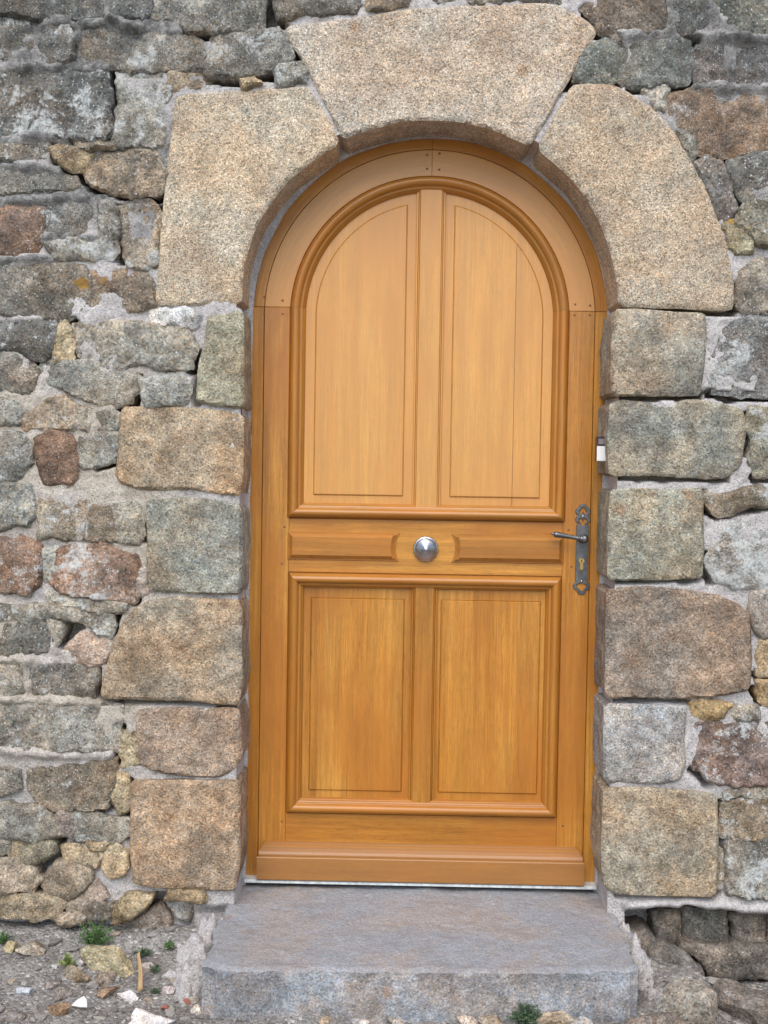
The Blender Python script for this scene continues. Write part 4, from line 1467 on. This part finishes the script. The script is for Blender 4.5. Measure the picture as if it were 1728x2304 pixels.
# ------------------------------------------------------------------ the step
M_STEP = mat_granite('step_granite', 280, .10, .28, False, .20)
ZS = -.03
stp = empty('door_step', (0, 0, 0))
tag(stp, 'broad worn grey granite slab step in front of the wooden door', 'step')
SO = [(546, 1975), (800, 1978), (1332, 1990), (1366, 2012), (1388, 2060), (1410, 2110), (1424, 2150), (1432, 2180), (1200, 2184), (900, 2182), (650, 2180), (456, 2177), (470, 2130), (495, 2070), (521, 2015)]
so = np.array([PZ(u, v, ZS)[:2] for u, v in SO])
M_RIS = mat_granite('split_granite', 250, .14, .45, False, .9, 1.6)
tread = slab('tread', so, M_STEP, stp, h=.010, cham=.15, jit=.004, er=.007, bulge=.001, rough=.55, base=-ZS * 1.0, depth=.22, rings=18, color=srgb(156, 156, 158), lich=.08, stain=.12, film=.0, plane='XY', edge_noise=2.0)

tread.data.materials.append(M_RIS)
for p_ in tread.data.polygons:
    if p_.normal.z < .45:
        p_.material_index = 1
# ------------------------------------------------------------------ ground
def axis(a0, a1, h, far, grow=1.25):
    mid_ = list(np.arange(a0, a1 + h, h))
    s = h
    x = mid_[-1]
    while x < far:
        s *= grow
        x += s
        mid_.append(x)
    s = h
    x = mid_[0]
    pre = []
    while x > -far:
        s *= grow
        x -= s
        pre.append(x)
    return np.array(pre[::-1] + mid_)


def ground_z(x, y):
    x = np.asarray(x, float)
    y = np.asarray(y, float)
    q = np.c_[x.ravel(), y.ravel(), np.zeros(x.size)]
    z = -.150 + fbm(q, 3, 501, 3).reshape(x.shape) * .012 + fbm(q, 14, 502, 3, .6).reshape(x.shape) * .007 + fbm(q, 55, 503, 2, .6).reshape(x.shape) * .0028
    near = np.clip(1 + y / .28, 0, 1) ** 1.5
    z = z + near * np.where(x < -.45, .045, 0) + near * np.clip((-.95 - x) / .1, 0, 1) * .01
    # trench under the footing on the right
    z = z - np.clip((x - .66) / .12, 0, 1) * np.clip((y + .16) / .1, 0, 1) * .09
    z = z + np.exp(-((x - .64) / .09) ** 2 - ((y + .20) / .13) ** 2) * .055
    z = z - np.clip(np.abs(y) - 3, 0, 40) * .01
    return z


M_GR = None
k = NT('stony_earth')
tc = k.n('ShaderNodeTexCoord')
v = tc.outputs['Object']
c = k.mix(k.mapr(k.noise(v, 6, 6, .65), .35, .65), (0.25, 0.228, 0.205), (0.37, 0.345, 0.315))
vo = k.vor(v, 120)
sp = k.n('ShaderNodeSeparateColor')
k.l(vo.outputs['Color'], sp.inputs[0])
c = k.scale(c, k.ramp(sp.outputs[0], [(0, .72), (.3, .95), (.7, 1.1), (.93, 1.7)], True))
c = k.scale(c, k.mapr(k.noise(v, 260, 3, .7), .3, .7, .75, 1.25))
hb = k.math('ADD', k.noise(v, 70, 6, .7), k.math('MULTIPLY', vo.outputs['Distance'], -.6))
M_GR = k.done(c, .95, k.bump(hb, .9, .012), .15)
ax_ = axis(-1.5, 1.3, .014, 40)
ay_ = np.concatenate([axis(-.75, .30, .014, 40)])
ay_ = ay_[ay_ < 1.2]
X, Y = np.meshgrid(ax_, ay_)
Z = ground_z(X, Y)
idx = np.arange(X.size).reshape(X.shape)
q = np.stack([idx[:-1, :-1], idx[:-1, 1:], idx[1:, 1:], idx[1:, :-1]], -1).reshape(-1, 4)
gr = mesh_obj('ground', np.c_[X.ravel(), Y.ravel(), Z.ravel()], q, M_GR)
gr['kind'] = 'structure'


def on_ground(u, v):
    z = -.15
    for _ in range(6):
        p = PZ(u, v, z)
        z = float(ground_z(p[0], p[1]))
    return PZ(u, v, z)


def rock_mesh(sx, sy, sz, seed, sub=3, cuts=11, rough=.10):
    bm = bmesh.new()
    bmesh.ops.create_icosphere(bm, subdivisions=sub, radius=1)
    co = np.array([v.co[:] for v in bm.verts])
    F = [tuple(v.index for v in f.verts) for f in bm.faces]
    bm.free()
    rs = np.random.RandomState(seed)
    for _ in range(cuts):
        n_ = rs.normal(size=3)
        n_ /= np.linalg.norm(n_)
        lim = rs.uniform(.38, .74)
        d = co @ n_
        co = co - np.where(d > lim, d - lim, 0)[:, None] * n_
    r = 1 + fbm(co + seed, 1.8, seed, 3, .55) * rough
    co = co * r[:, None] * np.array([sx, sy, sz])
    return co, F


def rock(name, label, cat, u, v, w_, h_, col, seed, mat=M_RUB, dep=.8, rot=0., lich=.0, sink=.30, sub=3, tilt=0., group=None, rough=.10, y=None):
    """u, v: where its base meets the ground; w_, h_: size in photo pixels"""
    p = on_ground(u, v) if y is None else P(u, v, y)
    dist = np.linalg.norm(p - CPOS)
    s = dist / FPX
    sx, sz = w_ * s / 2, h_ * s / 2
    co, F = rock_mesh(sx * 1.35, sx * dep * 1.3, sz * 1.35, seed, sub, rough=rough)
    c, s_ = math.cos(tilt), math.sin(tilt)
    co = np.c_[co[:, 0] * c - co[:, 2] * s_, co[:, 1], co[:, 0] * s_ + co[:, 2] * c]
    o = mesh_obj(name, co, F, mat)
    o.data.set_sharp_from_angle(angle=R_(24))
    o.location = (float(p[0]), float(p[1]), float(p[2]) + sz * (1 - sink * 2))
    o.rotation_euler = (0, 0, rot)
    o.color = tuple(srgb(*col)) + (lich,)
    o['stain'] = .2
    o['film'] = .0
    tag(o, label, cat, group)
    return o


def d_(x, y):
    return (x / 2.765, 1704 + y / 2.765)


def h_(x, y):
    return (1128 + x / 2.765, 1704 + y / 2.765)


def s_(x, y):
    return (540 + x / 1.885, 1720 + y / 1.885)


GRP = 'loose stones lying on the ground'
ROCKS = [
    (d_(70, 1205), 28, 24, (186, 168, 130), 'small ochre stone lying at the far left of the ground', 1),
    (d_(468, 1375), 48, 36, (166, 150, 128), 'tan stone lying just below the small yellow-green weed', 2),
    (d_(325, 1430), 36, 24, (160, 148, 138), 'pinkish grey stone on the dirt left of the tan one', 3),
    (d_(645, 1395), 40, 34, (146, 136, 124), 'dusty grey-brown stone under the slanting ochre slab', 4),
    (d_(668, 1475), 42, 26, (156, 130, 108), 'reddish brown stone left of the white lump near the stick', 5),
    (d_(375, 1590), 46, 34, (152, 128, 104), 'brown stone beside the broken white shard', 6),
    (d_(505, 1290), 26, 16, (178, 172, 170), 'flat pale grey stone right of the yellow-green weed', 7),
    (d_(175, 1205), 60, 22, (158, 150, 136), 'low flat grey stone half sunk in the dirt, near the ochre pebble', 8),
    (d_(385, 1500), 40, 24, (140, 132, 124), 'dull grey stone above the brown one by the shard', 9),
    (d_(50, 1625), 46, 22, (140, 132, 124), 'dark grey stone at the bottom left corner', 10),
    (d_(1235, 1590), 40, 26, (196, 190, 176), 'whitish stone at the bottom left corner of the step', 11),
    (d_(1200, 1520), 26, 20, (176, 168, 158), 'pale grey stone leaning above the whitish one at the step corner', 12),
    (s_(360, 1098), 34, 24, (186, 168, 144), 'small buff stone in front of the step, leftmost in the row', 13),
    (s_(515, 1100), 32, 15, (176, 170, 166), 'low grey stone in front of the step, next to the buff one', 14),
    (s_(660, 1100), 34, 22, (170, 166, 160), 'grey lump in front of the middle of the step', 15),
    (s_(962, 1101), 40, 24, (184, 170, 156), 'pinkish stone in front of the step, left of the big weed', 16),
    (s_(1070, 1102), 52, 32, (172, 160, 142), 'larger tan stone touching the big weed in front of the step', 17),
    (s_(1340, 1100), 66, 32, (196, 180, 156), 'cream stone just right of the big weed by the step', 18),
    (s_(1445, 1102), 36, 26, (186, 182, 176), 'pale grey stone rightmost in front of the step', 19),
    (d_(1040, 1465), 26, 18, (178, 172, 172), 'small light grey stone in the dirt right of the stick', 20),
    (d_(730, 1385), 14, 12, (205, 200, 196), 'tiny white stone left of the stick', 21),
    (d_(930, 1525), 22, 14, (172, 160, 142), 'small buff stone above the big white rubble lump', 22),
]
for (u, v), w_, hh, col, lab, sd in ROCKS:
    rock('loose_stone', lab, 'stone', u, v, w_, hh, col, sd * 7 + 1, rot=sd * .7 if False else 0, sub=3 if w_ > 30 else 2, group=GRP)
# big slanting slab on the left
rock('loose_stone', 'large slanting ochre stone slab behind the wooden stick', 'stone', *d_(700, 1330), 105, 66, (170, 158, 128), 203, dep=.55, tilt=-.42, group=GRP, rough=.1)
# the bank on the right
rock('loose_stone', 'large dusty grey boulder at the bottom right, beside the step', 'stone', *h_(1190, 1640), 165, 110, (134, 128, 118), 222, dep=.6, group=GRP, tilt=-.15)
rock('loose_stone', 'dark grey boulder at the far right bottom, under the broken wall foot', 'stone', *h_(1570, 1600), 150, 90, (132, 126, 120), 223, dep=.6, group=GRP)
rock('loose_stone', 'flat grey boulder cut by the bottom edge, right of the step', 'stone', *h_(1010, 1720), 120, 60, (140, 132, 124), 229, dep=.7, group=GRP)

M_WH = mat_granite('white_plaster', 260, .08, .35, False)
WHITES = [
    ('plaster_lump', d_(935, 1675), 96, 46, (214, 208, 204), 'big rough white rubble lump at the bottom left of the step', 'rubble', 301),
    ('plaster_lump', d_(800, 1505), 34, 32, (206, 202, 200), 'rough white lump lying left of the wooden stick', 'rubble', 302),
    ('plaster_lump', d_(918, 1332), 30, 24, (212, 200, 192), 'pinkish white lump right of the top of the stick', 'rubble', 303),
    ('plaster_lump', d_(165, 1465), 36, 18, (190, 191, 194), 'bluish white flake on the dirt at the left', 'rubble', 304),
    ('plaster_lump', d_(230, 755), 14, 14, (200, 198, 194), 'tiny white bit lodged between the rubble stones at left', 'rubble', 305),
]
for nm, (u, v), w_, hh, col, lab, cat, sd in WHITES[:4]:
    rock(nm, lab, cat, u, v, w_, hh, col, sd, mat=M_WH, group='white rubble lumps on the ground', rough=.2)
M_BRK = mat_plain('brick', (0.30, 0.11, 0.075), .9, .3, 120)
for i, ((x, y), w_, lab) in enumerate([((1030, 1565), 20, 'red brick fragment above the whitish stone, lowest of the three'), ((1118, 1460), 20, 'red brick fragment nearest the mortar heap by the step'), ((1160, 1530), 14, 'smallest red brick fragment, left of the pale grey stone')]):
    rock('brick_fragment', lab, 'brick fragment', *d_(x, y), w_, 13, (150, 90, 80), 320 + i, mat=M_BRK, sub=2, group='red brick fragments on the ground')

# white shard: two thin curved flakes
M_SH = mat_plain('white_glaze', (0.74, 0.72, 0.69), .3, .05)
p = on_ground(*d_(495, 1570))
V = [(-.022, .004, .002), (.004, -.006, .004), (.018, .002, .000), (.014, .010, .014), (.006, .016, .020), (-.010, .012, .012)]
V2 = [(x, y + .003, z - .004) for x, y, z in V]
n = len(V)
sh = mesh_obj('shard', V + V2, [tuple(range(n)), tuple(range(n, 2 * n))[::-1]] + [(i, i + n, (i + 1) % n + n, (i + 1) % n) for i in range(n)], M_SH, None, False)
sh.location = (float(p[0]), float(p[1]), float(p[2]) + .006)
tag(sh, 'broken white glazed shard with a sharp edge lying on the dirt', 'shard')

# wooden stick
M_STK = NT('pale_wood')
v, oi = M_STK.objvec()
mp = M_STK.n('ShaderNodeMapping')
M_STK.l(v, mp.inputs[0])
mp.inputs['Scale'].default_value = (120, 6, 120)
nn = M_STK.noise(mp.outputs[0], 1, 4)
M_STKM = M_STK.done(M_STK.mix(M_STK.mapr(nn, .3, .7), (0.42, 0.27, 0.13), (0.60, 0.44, 0.25)), .75)
pa, pb = on_ground(*d_(870, 1490)), on_ground(*d_(857, 1262))
L = float(np.hypot(*(pb - pa)[:2]))
V, F = [], []
N = 9
for i in range(N):
    t = i / (N - 1)
    wd = .0062 * (1 - .35 * t) * (1 + .10 * math.sin(5 * t))
    for sx_, sz_ in ((-1, 0), (-.7, .9), (.8, 1), (1, .1)):
        jx = .004 * math.sin(t * 3) + (.002 if (i in (0, N - 1) and sx_ > 0) else 0)
        V.append((sx_ * wd + jx, (t - .5) * L + (.006 * sx_ if i in (0, N - 1) else 0), sz_ * .0065))
for i in range(N - 1):
    for j in range(4):
        k2 = (j + 1) % 4
        F.append((i * 4 + j, i * 4 + k2, i * 4 + 4 + k2, i * 4 + 4 + j))
F += [(3, 2, 1, 0), tuple((N - 1) * 4 + j for j in range(4))]
st = mesh_obj('wooden_stick', V, F, M_STKM, None, False)
mid_ = (pa + pb) / 2
st.location = (float(mid_[0]), float(mid_[1]), float(max(pa[2], pb[2])) + .006)
st.rotation_euler = (math.atan2(float(pb[2] - pa[2]), L), 0, math.atan2(-(pb - pa)[0], (pb - pa)[1]))
tag(st, 'pale splinter of wood lying on the dirt left of the step', 'stick')

# crumbly mortar heaped against the sides of the step: parts of the step
def heap(pts, seed, name='mortar_bedding'):
    """lumpy ridge through points (x, y, z_top, radius)"""
    V, F = [], []
    P4 = np.array(pts, float)
    n = 64
    m = 44
    t = np.linspace(0, len(P4) - 1, n)
    C = np.stack([np.interp(t, np.arange(len(P4)), P4[:, i]) for i in range(4)], 1)
    for i in range(n):
        d = C[min(i + 1, n - 1), :2] - C[max(i - 1, 0), :2]
        d /= np.hypot(*d)
        nx, ny = -d[1], d[0]
        taper = math.sqrt(max(0, 1 - (2 * i / (n - 1) - 1) ** 4)) * .9 + .1
        for j in range(m):
            a_ = math.pi * j / (m - 1)
            r = C[i, 3] * taper
            V.append((C[i, 0] + nx * math.cos(a_) * r, C[i, 1] + ny * math.cos(a_) * r, C[i, 2] - .16 * (1 - taper * .9) + (math.sin(a_) - 1) * .15))
    V = np.array(V)
    dsp = fbm(V, 18, seed, 4, .62) * .022 + (np.abs(fbm(V, 45, seed + 2, 3)) - .3) * .026
    cen_ = np.repeat(C[:, :3] - np.array([0, 0, .12]), m, 0)
    dr = V - cen_
    dr /= np.maximum(np.linalg.norm(dr, axis=1), 1e-6)[:, None]
    V = V + dr * dsp[:, None]
    for i in range(n - 1):
        for j in range(m - 1):
            a_ = i * m + j
            F.append((a_, a_ + 1, a_ + m + 1, a_ + m))
    o = mesh_obj(name, V, F, M_MORT, stp)
    for nm, val in (('grime', .12), ('old', .0)):
        at = o.data.attributes.new(nm, 'FLOAT', 'POINT')
        at.data.foreach_set('value', np.full(len(V), val, np.float32))
    return o


heap([(-.535, .05, -.035, .055), (-.56, -.05, -.04, .06), (-.585, -.15, -.065, .07), (-.585, -.25, -.095, .065), (-.55, -.33, -.125, .045)], 601)
heap([(.50, .08, -.03, .05), (.545, .0, -.04, .05), (.565, -.10, -.075, .05), (.575, -.2, -.09, .06), (.585, -.29, -.11, .075), (.585, -.37, -.15, .06)], 611)

# ------------------------------------------------------------------ gravel
def gravel(nst, seed):
    rs = np.random.RandomState(seed)
    base, Fb = rock_mesh(1, 1, 1, 5, 1, 5, .2)
    V, F = [], []
    nb = len(base)
    xs = rs.uniform(-1.45, 1.15, nst)
    ys = -.62 + rs.uniform(0, 1, nst) * .66
    ok = ~((np.abs(xs) < .52) & (ys > -.375))
    ok &= ~((xs > .55) & (ys > -.05))
    xs, ys = xs[ok], ys[ok]
    zs = ground_z(xs, ys)
    r = .0016 + rs.pareto(2.2, len(xs)) * .0019
    r = np.minimum(r, .015)
    bigs = rs.choice(len(xs), 60, False)
    r[bigs] = rs.uniform(.011, .024, 60)
    for i in range(len(xs)):
        s = r[i] * rs.uniform(.7, 1.3, 3) * (np.array([1.3, 1, .6]) if r[i] > .011 else 1)
        th = rs.uniform(0, 6.28)
        b_ = base * s
        b_ = np.c_[b_[:, 0] * math.cos(th) - b_[:, 1] * math.sin(th), b_[:, 0] * math.sin(th) + b_[:, 1] * math.cos(th), b_[:, 2]]
        V.append(b_ + np.array([xs[i], ys[i], zs[i] + r[i] * .05]))
    A = np.concatenate(V)
    Fb = np.array(Fb)
    FF = (Fb[None] + (np.arange(len(xs)) * nb)[:, None, None]).reshape(-1, 3)
    return A, FF, nb, len(xs), rs


k = NT('gravel')
shade = k.attr('shade', 'GEOMETRY')
c = k.ramp(shade, [(0, (0.17, 0.15, 0.135)), (.35, (0.27, 0.245, 0.22)), (.8, (0.36, 0.335, 0.30)), (.95, (0.38, 0.31, 0.23)), (.985, (0.48, 0.46, 0.43)), (1, (0.62, 0.61, 0.59))])
tc = k.n('ShaderNodeTexCoord')
c = k.scale(c, k.mapr(k.noise(tc.outputs['Object'], 240, 3), .3, .7, .8, 1.2))
M_GV = k.done(c, .95, None, .15)
A, FF, nb, ns, rs = gravel(8500, 71)
gv = mesh_obj('gravel', A, FF, M_GV, None, False)
at = gv.data.attributes.new('shade', 'FLOAT', 'POINT')
at.data.foreach_set('value', np.repeat(rs.uniform(0, 1, ns), nb).astype(np.float32))
tag(gv, 'loose gravel and crumbs of stone scattered over the dirt', 'gravel', kind='stuff')

# ------------------------------------------------------------------ weeds
def mat_leaf(name, c1, c2):
    k = NT(name)
    g = k.n('ShaderNodeNewGeometry')
    c = k.mix(g.outputs['Random Per Island'], c1, c2)
    m = k.done(c, .6, None, .3)
    k.b.inputs['Subsurface Weight'].default_value = 0.0
    return m


M_L1 = mat_leaf('fern_green', (0.05, 0.11, 0.028), (0.12, 0.21, 0.06))
M_L2 = mat_leaf('yellow_green', (0.16, 0.21, 0.06), (0.28, 0.32, 0.12))
M_L3 = mat_leaf('dusty_green', (0.05, 0.085, 0.045), (0.11, 0.16, 0.08))


def weed(label, u, v, w_, hh, mat, n, leaf, seed, y=None, group='small weeds growing in the dirt'):
    p = on_ground(u, v) if y is None else P(u, v, y)
    s = np.linalg.norm(p - CPOS) / FPX
    R, H = w_ * s / 2, hh * s
    rs = random.Random(seed)
    V, F = [], []

    def quad(c, d, up, l, w2):
        o_ = len(V)
        sd = d.cross(up)
        if sd.length < 1e-5:
            sd = Vector((1, 0, 0))
        sd.normalize()
        V.extend([c, c + d * l * .5 + sd * w2, c + d * l, c + d * l * .5 - sd * w2])
        F.append((o_, o_ + 1, o_ + 2, o_ + 3))
    for i in range(n):
        az = rs.uniform(0, 6.28)
        rad = R * math.sqrt(rs.random())
        tip = Vector((math.cos(az) * rad, math.sin(az) * rad * .8, H * rs.uniform(.45, 1) * (1 - .5 * (rad / R) ** 2)))
        root = Vector((tip.x * .15, tip.y * .15, -.004))
        ctl = Vector((tip.x * .4, tip.y * .4, tip.z * .8))
        prev = root
        K = 9
        for t in range(1, K + 1):
            tt = t / K
            q = root * (1 - tt) ** 2 + ctl * 2 * tt * (1 - tt) + tip * tt * tt
            d = (q - prev)
            L_ = d.length
            d.normalize()
            quad(prev, d, Vector((rs.uniform(-1, 1), rs.uniform(-1, 1), .3)), L_ * 1.05, .0006)
            if t > 2:
                for sgn in (-1, 1):
                    sd = Vector((rs.uniform(-1, 1), rs.uniform(-1, 1), rs.uniform(-.3, .8))).normalized()
                    dd = (sd + d * .6).normalized()
                    quad(q, dd, Vector((rs.uniform(-1, 1), rs.uniform(-1, 1), 1)), leaf * rs.uniform(.6, 1.2), leaf * .2)
            prev = q
    o = mesh_obj('weed', V, F, mat, None, False)
    o.location = (float(p[0]), float(p[1]), float(p[2]))
    tag(o, label, 'weed', group)
    return o


weed('bright green feathery weed growing at the foot of the rubble wall, left', *d_(590, 1180), 84, 58, M_L1, 60, .0085, 1)
weed('small yellow-green weed between the stones on the dirt', *d_(412, 1310), 36, 26, M_L2, 16, .011, 2)
weed('little green weed close to the crumbled mortar left of the step', *d_(1050, 1200), 24, 26, M_L1, 14, .007, 3)
weed('flat dark green weed in the shadow under the corner stone', *d_(890, 1235), 40, 16, M_L3, 22, .008, 4)
weed('sparse dusty green weed right of the pinkish white lump', *d_(975, 1345), 36, 20, M_L3, 14, .007, 5)
weed('thin grassy weed at the bottom left corner of the step', *d_(1362, 1600), 18, 34, M_L1, 12, .009, 6)
weed('big dusty green weed growing against the front of the step', *s_(1210, 1101), 86, 44, M_L3, 85, .008, 7)
weed('dark green weed at the left edge below the wall', *d_(15, 1170), 40, 34, M_L1, 24, .008, 8)
weed('faint low green weed in the dirt right of the stick', *d_(970, 1470), 30, 12, M_L3, 10, .007, 9)
